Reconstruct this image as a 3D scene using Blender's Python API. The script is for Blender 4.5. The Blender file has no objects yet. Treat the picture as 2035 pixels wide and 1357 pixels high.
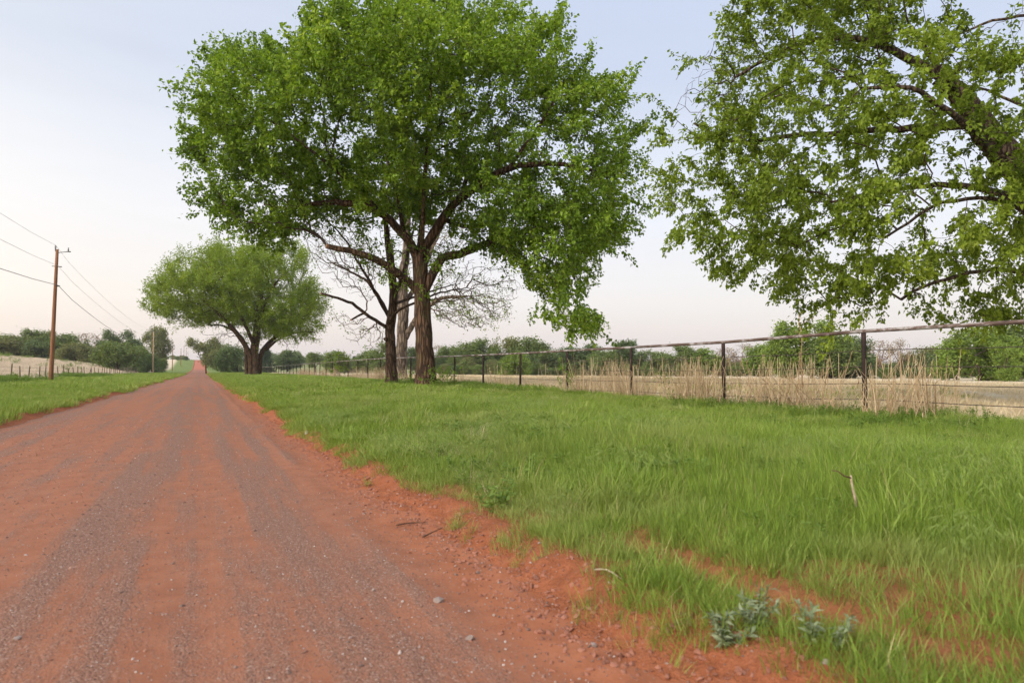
import bpy, math, random
import numpy as np
from mathutils import Vector

rng = np.random.default_rng(7)
random.seed(7)
R_ = math.radians
scene = bpy.context.scene
COL = scene.collection

# ------------------------------------------------------------------ camera
CAM_H = 1.15
YAW = R_(24.45)            # camera heading, to the right of the road's direction (+Y)
PITCH = R_(2.09)
cam_d = bpy.data.cameras.new('camera')
cam_d.sensor_width = 36.0
cam_d.lens = 24.0
cam_d.clip_start = 0.05
cam_d.clip_end = 9000.0
cam_d.dof.use_dof = True
cam_d.dof.focus_distance = 24.0
cam_d.dof.aperture_fstop = 3.2
cam = bpy.data.objects.new('camera', cam_d)
COL.objects.link(cam)
cam.location = (0, 0, CAM_H)
cam.rotation_euler = (R_(90) + PITCH, 0, -YAW)
scene.camera = cam
FPX = 1357.0
CR = np.array([math.cos(YAW), -math.sin(YAW), 0.0])   # to the right of the view, level
CF = np.array([math.sin(YAW), math.cos(YAW), 0.0])    # ahead, level
HORIZ = 728.0

# ------------------------------------------------------------------ world + sun
SUN_EL, SUN_AZ = R_(32.0), R_(-112.0)   # azimuth measured from +Y towards +X: the sun is off to the left
world = bpy.data.worlds.new('World')
scene.world = world
world.use_nodes = True
wn = world.node_tree.nodes
wl = world.node_tree.links
wn.clear()
w_out = wn.new('ShaderNodeOutputWorld')
w_bg = wn.new('ShaderNodeBackground')
w_bg.inputs['Strength'].default_value = 0.1
wl.new(w_bg.outputs[0], w_out.inputs[0])
w_sky = wn.new('ShaderNodeTexSky')
w_sky.sky_type = 'NISHITA'
w_sky.sun_disc = False
w_sky.sun_elevation = SUN_EL
w_sky.sun_rotation = SUN_AZ
w_sky.air_density = 1.0
w_sky.dust_density = 2.0
w_sky.ozone_density = 1.0
w_tc = wn.new('ShaderNodeTexCoord')
w_sep = wn.new('ShaderNodeSeparateXYZ')
wl.new(w_tc.outputs['Generated'], w_sep.inputs[0])
w_ramp = wn.new('ShaderNodeValToRGB')          # pale dusk sky by elevation (sine of it)
el = w_ramp.color_ramp.elements
stops = [(0.0, (0.74, 0.67, 0.675)), (0.05, (0.82, 0.75, 0.72)), (0.09, (0.86, 0.82, 0.795)), (0.20, (0.83, 0.845, 0.895)),
         (0.30, (0.71, 0.76, 0.865)), (0.38, (0.60, 0.67, 0.82)), (0.65, (0.55, 0.64, 0.82)), (1.0, (0.52, 0.61, 0.81))]
el[0].position, el[0].color = stops[0][0], (*stops[0][1], 1)
el[1].position, el[1].color = stops[-1][0], (*stops[-1][1], 1)
for p, c in stops[1:-1]:
    e = el.new(p)
    e.color = (*c, 1)
wl.new(w_sep.outputs['Z'], w_ramp.inputs[0])
w_dot = wn.new('ShaderNodeVectorMath'); w_dot.operation = 'DOT_PRODUCT'
wl.new(w_tc.outputs['Generated'], w_dot.inputs[0])
w_dot.inputs[1].default_value = (math.sin(SUN_AZ), math.cos(SUN_AZ), 0.12)
w_glow = wn.new('ShaderNodeValToRGB')          # warm brightening towards the sun's side
g = w_glow.color_ramp.elements
g[0].position, g[0].color = 0.0, (1.0, 1.0, 1.0, 1)
g[1].position, g[1].color = 1.0, (1.75, 1.50, 1.18, 1)
e = g.new(0.18); e.color = (1.01, 1.0, 1.0, 1)
e = g.new(0.38); e.color = (1.11, 1.07, 1.01, 1)
e = g.new(0.70); e.color = (1.45, 1.30, 1.08, 1)
w_half = wn.new('ShaderNodeMath'); w_half.operation = 'MULTIPLY_ADD'
wl.new(w_dot.outputs['Value'], w_half.inputs[0])
w_half.inputs[1].default_value = 0.5; w_half.inputs[2].default_value = 0.5
wl.new(w_half.outputs[0], w_glow.inputs[0])
w_mul = wn.new('ShaderNodeMix'); w_mul.data_type = 'RGBA'; w_mul.blend_type = 'MULTIPLY'
w_mul.inputs[0].default_value = 1.0
wl.new(w_ramp.outputs[0], w_mul.inputs[6]); wl.new(w_glow.outputs[0], w_mul.inputs[7])
w_sc = wn.new('ShaderNodeVectorMath'); w_sc.operation = 'SCALE'
w_sc.inputs['Scale'].default_value = 8.7      # background strength is 0.1
w_map = wn.new('ShaderNodeMapping'); w_map.inputs['Scale'].default_value = (1.0, 1.0, 9.0)
wl.new(w_tc.outputs['Generated'], w_map.inputs[0])
w_cl = wn.new('ShaderNodeTexNoise'); w_cl.inputs['Scale'].default_value = 2.6; w_cl.inputs['Detail'].default_value = 5.0; w_cl.inputs['Roughness'].default_value = 0.6
wl.new(w_map.outputs[0], w_cl.inputs['Vector'])
w_cr = wn.new('ShaderNodeMapRange'); w_cr.inputs[1].default_value = 0.3; w_cr.inputs[2].default_value = 0.7; w_cr.inputs[3].default_value = 0.985; w_cr.inputs[4].default_value = 1.015
wl.new(w_cl.outputs['Fac'], w_cr.inputs[0])
w_cm = wn.new('ShaderNodeVectorMath'); w_cm.operation = 'SCALE'
wl.new(w_mul.outputs[2], w_cm.inputs[0]); wl.new(w_cr.outputs[0], w_cm.inputs['Scale'])
wl.new(w_cm.outputs[0], w_sc.inputs[0])
w_mix = wn.new('ShaderNodeMix'); w_mix.data_type = 'RGBA'
w_mix.inputs[0].default_value = 0.90
wl.new(w_sky.outputs[0], w_mix.inputs[6]); wl.new(w_sc.outputs[0], w_mix.inputs[7])
wl.new(w_mix.outputs[2], w_bg.inputs[0])

sun_d = bpy.data.lights.new('sun', 'SUN')
sun_d.energy = 3.1
sun_d.angle = R_(40)
sun_d.color = (1.0, 0.92, 0.82)
sun = bpy.data.objects.new('sun', sun_d)
COL.objects.link(sun)
sdir = Vector((math.sin(SUN_AZ) * math.cos(SUN_EL), math.cos(SUN_AZ) * math.cos(SUN_EL), math.sin(SUN_EL)))
sun.rotation_euler = sdir.to_track_quat('Z', 'Y').to_euler()
sun.location = (-30, 20, 40)

scene.view_settings.view_transform = 'Standard'
scene.view_settings.look = 'None'
scene.view_settings.exposure = 0.40
scene.view_settings.gamma = 1.0
scene.view_settings.use_curve_mapping = False
scene.render.engine = 'CYCLES'
cy = scene.cycles
cy.use_denoising = True
cy.max_bounces = 4
cy.diffuse_bounces = 2
cy.glossy_bounces = 2
cy.transmission_bounces = 2
cy.transparent_max_bounces = 6
cy.volume_bounces = 0
cy.use_adaptive_sampling = True
cy.adaptive_threshold = 0.03
cy.sample_clamp_indirect = 4.0
cy.caustics_reflective = False
cy.caustics_refractive = False


# ------------------------------------------------------------------ small helpers
def tag(o, label=None, cat=None, group=None, kind=None):
    if label: o['label'] = label
    if cat: o['category'] = cat
    if group: o['group'] = group
    if kind: o['kind'] = kind
    return o

def link(name, data, parent=None, mat=None):
    o = bpy.data.objects.new(name, data)
    COL.objects.link(o)
    if parent is not None: o.parent = parent
    if mat is not None and not data.materials: data.materials.append(mat)
    return o

def empty(name, loc, rz=0.0):
    o = bpy.data.objects.new(name, None)
    COL.objects.link(o)
    o.location = loc
    o.rotation_euler = (0, 0, rz)
    o.empty_display_size = 0.2
    return o

def mesh_np(name, verts, loops, sizes, mat=None, smooth=True, attrs=None):
    """verts (n,3); loops flat vertex ids; sizes per face"""
    me = bpy.data.meshes.new(name)
    verts = np.asarray(verts, np.float32)
    loops = np.asarray(loops, np.int32)
    sizes = np.asarray(sizes, np.int32)
    me.vertices.add(len(verts))
    me.vertices.foreach_set('co', verts.ravel())
    if len(sizes):
        me.loops.add(len(loops))
        me.loops.foreach_set('vertex_index', loops)
        me.polygons.add(len(sizes))
        st = np.zeros(len(sizes), np.int32); st[1:] = np.cumsum(sizes)[:-1]
        me.polygons.foreach_set('loop_start', st)
        me.polygons.foreach_set('use_smooth', np.full(len(sizes), smooth, bool))
    for k, v in (attrs or {}).items():
        v = np.asarray(v)
        if v.ndim == 2:
            a = me.attributes.new(k, 'FLOAT_VECTOR', 'POINT'); a.data.foreach_set('vector', v.astype(np.float32).ravel())
        elif v.dtype.kind == 'i':
            a = me.attributes.new(k, 'INT', 'POINT'); a.data.foreach_set('value', v.astype(np.int32))
        else:
            a = me.attributes.new(k, 'FLOAT', 'POINT'); a.data.foreach_set('value', v.astype(np.float32))
    me.update(calc_edges=True)
    me.validate(verbose=False)
    if mat is not None: me.materials.append(mat)
    return me

_tab = np.random.default_rng(11).random((256, 256))
def vnoise(x, y, s=0):
    x = np.asarray(x, float) + s * 17.31; y = np.asarray(y, float) + s * 41.77
    xi = np.floor(x).astype(int); yi = np.floor(y).astype(int)
    fx = x - xi; fy = y - yi
    fx = fx * fx * (3 - 2 * fx); fy = fy * fy * (3 - 2 * fy)
    a = _tab[xi & 255, yi & 255]; b = _tab[(xi + 1) & 255, yi & 255]
    c = _tab[xi & 255, (yi + 1) & 255]; d = _tab[(xi + 1) & 255, (yi + 1) & 255]
    return (a * (1 - fx) + b * fx) * (1 - fy) + (c * (1 - fx) + d * fx) * fy

def fbm(x, y, oct=3, s=0):
    t = 0; amp = 0.5; tot = 0
    for i in range(oct):
        t = t + amp * vnoise(x * 2 ** i, y * 2 ** i, s + i * 3); tot += amp; amp *= 0.5
    return t / tot

def noise3(p, scale, s=0):
    p = np.asarray(p) * scale
    return (vnoise(p[:, 0], p[:, 1], s) + vnoise(p[:, 1], p[:, 2], s + 5) + vnoise(p[:, 2], p[:, 0], s + 9)) / 3

def sst(a, b, x):
    t = np.clip((np.asarray(x, float) - a) / (b - a), 0, 1)
    return t * t * (3 - 2 * t)

# ------------------------------------------------------------------ terrain
_ky = [-3000, -40, 0, 30, 60, 100, 155, 230, 300, 350, 375, 420, 470, 510, 560, 640, 800, 1200, 4000, 9000]
_kz = [0, 0.1, 0, -0.12, -0.28, -0.5, -0.75, -1.0, -0.9, -0.6, -0.15, 2.3, 5.0, 5.6, 5.2, 3.0, -1.0, -3.0, -4.0, -8]
_fy = np.arange(-400, 2000, 2.0)
_fz = np.interp(_fy, _ky, _kz)
_fz = np.convolve(np.pad(_fz, 12, mode='edge'), np.ones(25) / 25, mode='valid')
def E(y):
    y = np.asarray(y, float)
    return np.where(y > 1990, np.interp(y, _ky, _kz), np.interp(y, _fy, _fz))

ROAD_L, ROAD_R = -3.45, 1.50
def edge_r(y):      # where the right-hand cut bank begins
    y = np.asarray(y, float)
    return ROAD_R + 0.34 * (fbm(y * 0.55, y * 0 + 3.3, 3, 1) - 0.5) + 0.20 * (vnoise(y * 2.3, y * 0 + 9.1, 4) - 0.5) - 0.1 * sst(8, 14, y) + 0.06 * sst(5.5, 3.0, y)
def edge_l(y):
    y = np.asarray(y, float)
    return ROAD_L + 0.55 * (fbm(y * 0.25, y * 0 + 7.7, 3, 2) - 0.5) + 0.22 * (vnoise(y * 1.1, y * 0 + 2.0, 4) - 0.5)

def road_z(x, y):
    base = E(y)
    u = (x - (ROAD_L + ROAD_R) / 2) / 2.5
    z = base + 0.05 * (1 - u * u)
    z = z + 0.012 * (fbm(x * 2.2, y * 0.5, 3, 6) - 0.5) * sst(60, 20, y)
    # shallow wheel tracks and the little windrow on the right shoulder
    for c, w, d in ((0.05, 0.28, -0.012), (-1.55, 0.35, -0.012)):
        z = z + d * np.exp(-((x - c - 0.08 * (vnoise(y * 0.2, y * 0, 8) - 0.5)) / w) ** 2)
    c = 1.02 + 0.1 * (vnoise(y * 0.35, y * 0 + 1, 12) - 0.5)
    z = z + 0.022 * np.exp(-((x - c) / 0.10) ** 2) * vnoise(y * 0.9, x * 0 + 5, 13)
    return z

def H(x, y):
    """ground height: verges, banks, fields (the road has its own sheet)"""
    x = np.asarray(x, float); y = np.asarray(y, float)
    base = E(y)
    hillx = np.exp(-np.maximum(np.abs(x + 3) - 14, 0) ** 2 / (2 * 70.0 ** 2))
    low = np.interp(y, [-4000, 0, 155, 300, 1000, 9000], [0, 0, -0.75, -1.0, -2.5, -8])
    base = np.where(y > 330, low + (base - low) * hillx, base)
    er = edge_r(y); el_ = edge_l(y)
    # right
    b = sst(0.0, 0.34, x - er) * (0.07 + 0.07 * vnoise(y * 0.8, y * 0 + 4, 21))
    lump = 0.05 * (fbm(x * 3.5, y * 3.5, 3, 25) - 0.5) * sst(0.0, 0.15, x - er) * sst(22, 8, y)
    bank = np.exp(-((x - er - 0.12) / 0.22) ** 2) * sst(26, 9, y)
    crag = (np.abs(fbm(x * 7, y * 5, 3, 26) - 0.5) * 2) ** 0.8
    r = b + 0.16 * sst(0.3, 3.5, x - er) + lump + bank * (0.07 * (fbm(x * 11, y * 11, 3, 23) - 0.5) - 0.04 * crag + 0.012)
    r = r + 0.10 * (fbm(x * 0.45, y * 0.35, 2, 27) - 0.5) * sst(0.6, 2.5, x - er)
    r = r - 0.20 * sst(5.0, 9.5, x) * sst(30, 12, y) + 0.05 * sst(11, 13, x) * sst(30, 12, y)
    r = r - 0.75 * sst(16, 105, x) - 0.02 * np.maximum(x - 120, 0) * 0.2
    # rut in the foreground grass
    r = r - 0.05 * np.exp(-((x - 2.36) / 0.14) ** 2) * sst(1.7, 2.2, y) * sst(3.9, 3.2, y)
    # left
    l = sst(0.0, 0.5, el_ - x) * (0.10 + 0.06 * vnoise(y * 0.5, y * 0 + 14, 22))
    l = l + 0.16 * sst(0.3, 6.0, el_ - x) + 0.08 * (fbm(x * 0.4, y * 0.3, 2, 28) - 0.5) * sst(0.6, 2.5, el_ - x)
    l = l + 6.0 * (1 - np.exp(-np.maximum(-13.5 - x, 0) / 26.0)) * sst(-40, 60, y) * sst(420, 330, y)
    bl = np.where(x > -1, r, l)
    dug = np.where((x > el_ - 0.02) & (x < er + 0.02), -0.07, 0.0)
    dug = dug * np.minimum(sst(0, 0.12, er + 0.02 - x), sst(0, 0.12, x - el_ + 0.02)) if np.ndim(x) else dug
    return base + bl + dug

def hz(x, y):
    return float(H(np.array([x]), np.array([y]))[0])

def at(px, Z):
    """plan position that shows at image column px, Z metres ahead"""
    p = CF * Z + CR * ((px - 1017.5) / FPX * Z)
    return float(p[0]), float(p[1])

def grass_mask(x, y):
    er = edge_r(y); el_ = edge_l(y)
    n = fbm(x * 1.6, y * 1.6, 3, 31)
    g = np.where(x > -1, sst(0.20, 0.48, x - er + 0.40 * (n - 0.5)), sst(0.1, 0.6, el_ - x + 0.4 * (n - 0.5)))
    # bare soil between tufts close to the camera, and the rut
    near = sst(5.5, 2.2, y) * sst(5.0, 2.2, x)
    g = g * (1 - 0.7 * near * sst(0.56, 0.68, fbm(x * 3.0, y * 3.0, 2, 35)))
    g = g * (1 - 0.97 * np.exp(-((x - 2.36 - 0.06 * (n - 0.5)) / 0.15) ** 4) * sst(1.8, 2.2, y) * sst(3.8, 3.3, y))
    return g

# ------------------------------------------------------------------ material tools
class NT:
    def __init__(self, name):
        self.m = bpy.data.materials.new(name)
        self.m.use_nodes = True
        self.t = self.m.node_tree
        self.t.nodes.clear()
        self.out = self.n('ShaderNodeOutputMaterial')
    def n(self, t, **kw):
        nd = self.t.nodes.new(t)
        for k, v in kw.items(): setattr(nd, k, v)
        return nd
    def set(self, sock, v):
        if isinstance(v, bpy.types.NodeSocket): self.t.links.new(v, sock)
        elif isinstance(v, tuple) and len(v) == 3 and sock.type == 'RGBA': sock.default_value = (*v, 1)
        else: sock.default_value = v
    def math(self, op, a, b=0.0, c=None):
        nd = self.n('ShaderNodeMath', operation=op)
        self.set(nd.inputs[0], a); self.set(nd.inputs[1], b)
        if c is not None: self.set(nd.inputs[2], c)
        return nd.outputs[0]
    def mix(self, f, a, b, blend='MIX'):
        nd = self.n('ShaderNodeMix', data_type='RGBA', blend_type=blend)
        self.set(nd.inputs[0], f); self.set(nd.inputs[6], a); self.set(nd.inputs[7], b)
        return nd.outputs[2]
    def rng(self, v, a, b, c=0.0, d=1.0, smooth=True):
        nd = self.n('ShaderNodeMapRange')
        if smooth: nd.interpolation_type = 'SMOOTHSTEP'
        self.set(nd.inputs[0], v); self.set(nd.inputs[1], a); self.set(nd.inputs[2], b)
        self.set(nd.inputs[3], c); self.set(nd.inputs[4], d)
        return nd.outputs[0]
    def pos(self):
        return self.n('ShaderNodeNewGeometry').outputs['Position']
    def obj(self):
        return self.n('ShaderNodeTexCoord').outputs['Object']
    def scale(self, v, s):
        nd = self.n('ShaderNodeMapping'); self.set(nd.inputs[0], v); nd.inputs['Scale'].default_value = s
        return nd.outputs[0]
    def noise(self, v, s, detail=3.0, rough=0.55, col=False):
        nd = self.n('ShaderNodeTexNoise'); self.set(nd.inputs['Vector'], v)
        nd.inputs['Scale'].default_value = s; nd.inputs['Detail'].default_value = detail; nd.inputs['Roughness'].default_value = rough
        return nd.outputs['Color' if col else 'Fac']
    def voro(self, v, s, feat='F1', out='Distance'):
        nd = self.n('ShaderNodeTexVoronoi', feature=feat); self.set(nd.inputs['Vector'], v); nd.inputs['Scale'].default_value = s
        return nd.outputs[out]
    def ramp(self, v, stops, const=False):
        nd = self.n('ShaderNodeValToRGB'); cr = nd.color_ramp
        if const: cr.interpolation = 'CONSTANT'
        cr.elements[0].position, cr.elements[0].color = stops[0][0], (*stops[0][1], 1)
        cr.elements[1].position, cr.elements[1].color = stops[-1][0], (*stops[-1][1], 1)
        for p, c in stops[1:-1]:
            e = cr.elements.new(p); e.color = (*c, 1)
        self.set(nd.inputs[0], v)
        return nd.outputs[0]
    def attr(self, name):
        return self.n('ShaderNodeAttribute', attribute_name=name).outputs['Fac']
    def bump(self, h, strength, dist):
        nd = self.n('ShaderNodeBump'); self.set(nd.inputs['Height'], h)
        nd.inputs['Strength'].default_value = strength; nd.inputs['Distance'].default_value = dist
        return nd.outputs[0]
    def bsdf(self, col, rough=0.85, spec=0.2, normal=None, metal=0.0):
        nd = self.n('ShaderNodeBsdfPrincipled')
        self.set(nd.inputs['Base Color'], col); self.set(nd.inputs['Roughness'], rough)
        self.set(nd.inputs['Specular IOR Level'], spec); self.set(nd.inputs['Metallic'], metal)
        if normal is not None: self.set(nd.inputs['Normal'], normal)
        return nd.outputs[0]
    def done(self, sh):
        self.t.links.new(sh, self.out.inputs[0])
        return self.m

def foliage(name, stops, trans=0.35, tcol=(1.25, 1.15, 0.6), inst=False, patch=0.0, patchcol=(0.12, 0.13, 0.03), pscale=0.5, spec=0.25):
    t = NT(name)
    v = t.attr('rnd')
    if inst:
        r = t.n('ShaderNodeObjectInfo').outputs['Random']
        v = t.math('FRACT', t.math('ADD', t.math('MULTIPLY', v, 0.6), t.math('MULTIPLY', r, 0.4)))
    col = t.ramp(v, stops)
    if patch > 0:
        nz = t.noise(t.pos(), pscale, 3.0)
        col = t.mix(t.math('MULTIPLY', t.rng(nz, 0.45, 0.65), patch), col, patchcol)
    b = t.bsdf(col, 0.55, spec)
    tr = t.n('ShaderNodeBsdfTranslucent')
    t.set(tr.inputs[0], t.mix(1.0, col, tcol, 'MULTIPLY'))
    mx = t.n('ShaderNodeMixShader'); mx.inputs[0].default_value = trans
    t.t.links.new(b, mx.inputs[1]); t.t.links.new(tr.outputs[0], mx.inputs[2])
    return t.done(mx.outputs[0])

# ---- soil of road / bank / fields
def mat_road():
    t = NT('red_dirt_road')
    p = t.pos()
    sep = t.n('ShaderNodeSeparateXYZ'); t.set(sep.inputs[0], p)
    x, y = sep.outputs[0], sep.outputs[1]
    streak = t.noise(t.scale(p, (1.0, 0.035, 1.0)), 3.8, 5.0, 0.62)
    blot = t.noise(t.scale(p, (1.0, 0.35, 1.0)), 2.6, 6.0, 0.68)
    wob = t.noise(t.scale(p, (0.5, 0.16, 1.0)), 1.0, 2.0)
    xx = t.math('ADD', x, t.math('MULTIPLY', t.math('SUBTRACT', wob, 0.5), 0.7))
    u = t.math('DIVIDE', t.math('ADD', xx, 4.0), 6.0)
    def P(v): return (v + 4.0) / 6.0
    W = lambda a: (a, a, a)
    band = t.ramp(u, [(0.0, W(0.30)), (P(-2.9), W(0.34)), (P(-2.2), W(0.66)), (P(-1.0), W(0.62)), (P(-0.70), W(0.36)), (P(-0.34), W(0.33)),
                      (P(-0.15), W(0.62)), (P(0.20), W(0.60)), (P(0.45), W(0.40)), (P(0.90), W(0.44)), (P(1.15), W(0.82)), (1.0, W(0.95))])
    far = t.rng(y, 10.0, 45.0)
    band = t.mix(t.math('MULTIPLY', far, 0.35), band, (0.42, 0.42, 0.42))
    v = t.math('ADD', band, t.math('MULTIPLY', t.math('SUBTRACT', streak, 0.5), 2.1))
    v = t.math('ADD', v, t.math('MULTIPLY', t.math('SUBTRACT', blot, 0.5), 1.25))
    v = t.math('ADD', v, t.math('MULTIPLY', t.math('SUBTRACT', t.noise(p, 45.0, 3.0, 0.7), 0.5), 0.7))
    m = t.rng(v, 0.22, 0.75)
    fine = t.noise(p, 160.0, 3.0, 0.7)
    vd = t.voro(p, 95.0)
    vc = t.voro(p, 95.0, out='Color')
    vsep = t.n('ShaderNodeSeparateXYZ'); t.set(vsep.inputs[0], vc)
    mid = t.noise(p, 5.0, 4.0, 0.6)
    orange = t.ramp(t.math('ADD', t.math('MULTIPLY', mid, 0.7), t.math('MULTIPLY', fine, 0.3)),
                    [(0.25, (0.235, 0.090, 0.050)), (0.5, (0.305, 0.122, 0.068)), (0.75, (0.36, 0.155, 0.09))])
    grav = t.ramp(vsep.outputs[0], [(0.0, (0.15, 0.085, 0.066)), (0.45, (0.22, 0.122, 0.092)), (0.8, (0.29, 0.165, 0.125)), (0.95, (0.37, 0.27, 0.22)), (1.0, (0.46, 0.38, 0.33))])
    grav = t.mix(0.5, grav, (0.225, 0.112, 0.075))
    speck = t.mix(t.rng(vsep.outputs[1], 0.80, 0.9), orange, t.mix(0.6, orange, grav))
    col = t.mix(m, grav, speck)
    shoulder = t.rng(t.math('ADD', x, t.math('MULTIPLY', t.math('SUBTRACT', blot, 0.5), 0.5)), 1.05, 1.40)
    col = t.mix(t.math('MULTIPLY', shoulder, 0.75), col, t.ramp(t.math('ADD', t.math('MULTIPLY', mid, 0.6), t.math('MULTIPLY', fine, 0.4)), [(0.28, (0.24, 0.080, 0.036)), (0.5, (0.35, 0.125, 0.060)), (0.72, (0.42, 0.165, 0.088))]))
    hill = t.rng(y, 330.0, 380.0)
    col = t.mix(hill, col, (0.40, 0.135, 0.085))
    hgt = t.math('ADD', t.math('MULTIPLY', t.math('SUBTRACT', 1.0, vd), t.math('SUBTRACT', 1.1, m)), t.math('MULTIPLY', fine, 0.4))
    hgt = t.math('ADD', hgt, t.math('MULTIPLY', mid, 0.5))
    n = t.bump(hgt, 0.55, 0.010)
    return t.done(t.bsdf(col, 0.92, 0.15, n))

def mat_ground():
    t = NT('field_and_verge_soil')
    p = t.pos()
    soil, dry, green = t.attr('soil'), t.attr('dry'), t.attr('green')
    fine = t.noise(p, 60.0, 4.0, 0.7)
    mid = t.noise(p, 7.0, 4.0, 0.6)
    big = t.noise(p, 0.25, 4.0, 0.6)
    huge = t.noise(t.scale(p, (0.6, 1.6, 1.0)), 0.03, 4.0, 0.6)
    red = t.ramp(t.math('ADD', t.math('MULTIPLY', mid, 0.6), t.math('MULTIPLY', fine, 0.4)),
                 [(0.28, (0.20, 0.066, 0.030)), (0.5, (0.335, 0.116, 0.055)), (0.72, (0.42, 0.165, 0.088))])
    grn = t.ramp(t.math('ADD', t.math('MULTIPLY', big, 0.5), t.math('MULTIPLY', mid, 0.5)),
                 [(0.3, (0.105, 0.145, 0.036)), (0.5, (0.150, 0.200, 0.052)), (0.7, (0.205, 0.235, 0.076))])
    tan = t.ramp(t.math('ADD', t.math('MULTIPLY', huge, 0.55), t.math('MULTIPLY', big, 0.45)),
                 [(0.30, (0.46, 0.42, 0.24)), (0.45, (0.62, 0.52, 0.36)), (0.6, (0.71, 0.59, 0.43)), (0.75, (0.66, 0.58, 0.38))])
    tan = t.mix(t.math('MULTIPLY', t.rng(fine, 0.4, 0.7), 0.2), tan, (0.40, 0.30, 0.18))
    gsep = t.n('ShaderNodeSeparateXYZ'); t.set(gsep.inputs[0], p)
    tan = t.mix(t.rng(gsep.outputs[0], -12.0, -16.0, 0.0, 0.7), tan, (0.62, 0.52, 0.41))
    col = t.mix(green, tan, grn)
    col = t.mix(t.math('MULTIPLY', soil, 1.0), col, red)
    h = t.math('ADD', t.math('MULTIPLY', fine, 0.5), mid)
    n = t.bump(h, 1.0, 0.045)
    return t.done(t.bsdf(col, 0.95, 0.1, n))

def bark(name, dark, light, s=7.0, zs=0.16, st=0.9, moss=None):
    t = NT(name)
    o = t.obj()
    q = t.scale(o, (1, 1, zs))
    warp = t.noise(o, 3.0, 2.0, 0.5, col=True)
    q2 = t.n('ShaderNodeVectorMath', operation='ADD'); t.set(q2.inputs[0], q)
    sc = t.n('ShaderNodeVectorMath', operation='SCALE'); t.set(sc.inputs[0], warp); sc.inputs['Scale'].default_value = 0.10
    t.set(q2.inputs[1], sc.outputs[0])
    rid = t.voro(q2.outputs[0], s, 'DISTANCE_TO_EDGE')
    fn = t.noise(q, s * 4, 4.0, 0.6)
    v = t.math('ADD', t.math('MULTIPLY', t.rng(rid, 0.0, 0.28), 0.7), t.math('MULTIPLY', fn, 0.3))
    col = t.ramp(v, [(0.1, dark), (0.55, tuple((a + b) / 2 for a, b in zip(dark, light))), (0.95, light)])
    if moss: col = t.mix(t.math('MULTIPLY', t.rng(t.noise(o, 1.3, 3.0), 0.52, 0.66), 0.5), col, moss)
    n = t.bump(v, st, 0.06)
    return t.done(t.bsdf(col, 0.9, 0.15, n))

def rusty_pipe():
    t = NT('weathered_painted_pipe')
    o = t.pos()
    a = t.noise(t.scale(o, (1, 0.35, 1)), 9.0, 5.0, 0.7)
    b = t.noise(o, 2.0, 3.0, 0.6)
    v = t.math('ADD', t.math('MULTIPLY', a, 0.7), t.math('MULTIPLY', b, 0.3))
    col = t.ramp(v, [(0.34, (0.060, 0.040, 0.034)), (0.50, (0.13, 0.085, 0.07)), (0.55, (0.30, 0.275, 0.27)), (0.68, (0.43, 0.41, 0.41)), (0.78, (0.17, 0.11, 0.09))])
    n = t.bump(v, 0.3, 0.004)
    return t.done(t.bsdf(col, 0.6, 0.35, n))

def plain(name, c1, c2, s=12.0, rough=0.8, spec=0.2, stretch=(1, 1, 1), metal=0.0, bump=0.3, bd=0.01, world_p=False):
    t = NT(name)
    o = t.scale(t.pos() if world_p else t.obj(), stretch)
    v = t.noise(o, s, 4.0, 0.65)
    col = t.ramp(v, [(0.3, c1), (0.7, c2)])
    n = t.bump(v, bump, bd)
    return t.done(t.bsdf(col, rough, spec, n, metal))

M = {}
M['road'] = mat_road()
M['ground'] = mat_ground()
M['bark_main'] = bark('furrowed_brown_bark', (0.026, 0.016, 0.011), (0.150, 0.088, 0.056), 6.5, 0.14, 1.0, (0.085, 0.080, 0.032))
M['bark_dark'] = bark('dark_brown_bark', (0.028, 0.017, 0.012), (0.13, 0.082, 0.056), 7.0, 0.16, 1.0)
M['bark_grey'] = bark('weathered_grey_bark', (0.06, 0.045, 0.036), (0.26, 0.20, 0.155), 5.0, 0.2, 0.8)
M['bark_right'] = bark('grey_brown_bark', (0.030, 0.022, 0.017), (0.150, 0.105, 0.078), 7.5, 0.3, 1.0)
M['twig'] = plain('twig_bark', (0.035, 0.022, 0.018), (0.085, 0.058, 0.046), 8.0, 0.9)
M['twig_pale'] = plain('pale_twig_bark', (0.13, 0.088, 0.068), (0.26, 0.185, 0.145), 6.0, 0.9)
M['cut_wood'] = plain('broken_wood', (0.30, 0.15, 0.08), (0.45, 0.28, 0.17), 20.0, 0.9)
M['pipe'] = rusty_pipe()
M['post'] = plain('dark_rusty_pipe', (0.014, 0.011, 0.010), (0.042, 0.026, 0.022), 9.0, 0.75, 0.15)
M['wire'] = plain('rusty_wire', (0.035, 0.025, 0.022), (0.08, 0.06, 0.05), 5.0, 0.6, 0.4)
M['pole'] = plain('treated_pole_wood', (0.145, 0.060, 0.030), (0.30, 0.150, 0.082), 4.0, 0.85, 0.2, (6, 6, 0.35), 0, 0.6, 0.01)
M['pole_pale'] = plain('weathered_pale_pole_wood', (0.33, 0.22, 0.14), (0.50, 0.36, 0.25), 4.0, 0.85, 0.2, (6, 6, 0.35))
M['iron'] = plain('galvanised_fitting', (0.09, 0.09, 0.10), (0.17, 0.17, 0.18), 14.0, 0.5, 0.5)
M['ceramic'] = plain('grey_insulator', (0.16, 0.16, 0.17), (0.24, 0.24, 0.25), 9.0, 0.3, 0.5)
M['line'] = plain('power_cable', (0.14, 0.13, 0.14), (0.2, 0.19, 0.2), 3.0, 0.6)
M['line_thin'] = plain('thin_power_line', (0.42, 0.40, 0.40), (0.5, 0.48, 0.48), 3.0, 0.6)
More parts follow.
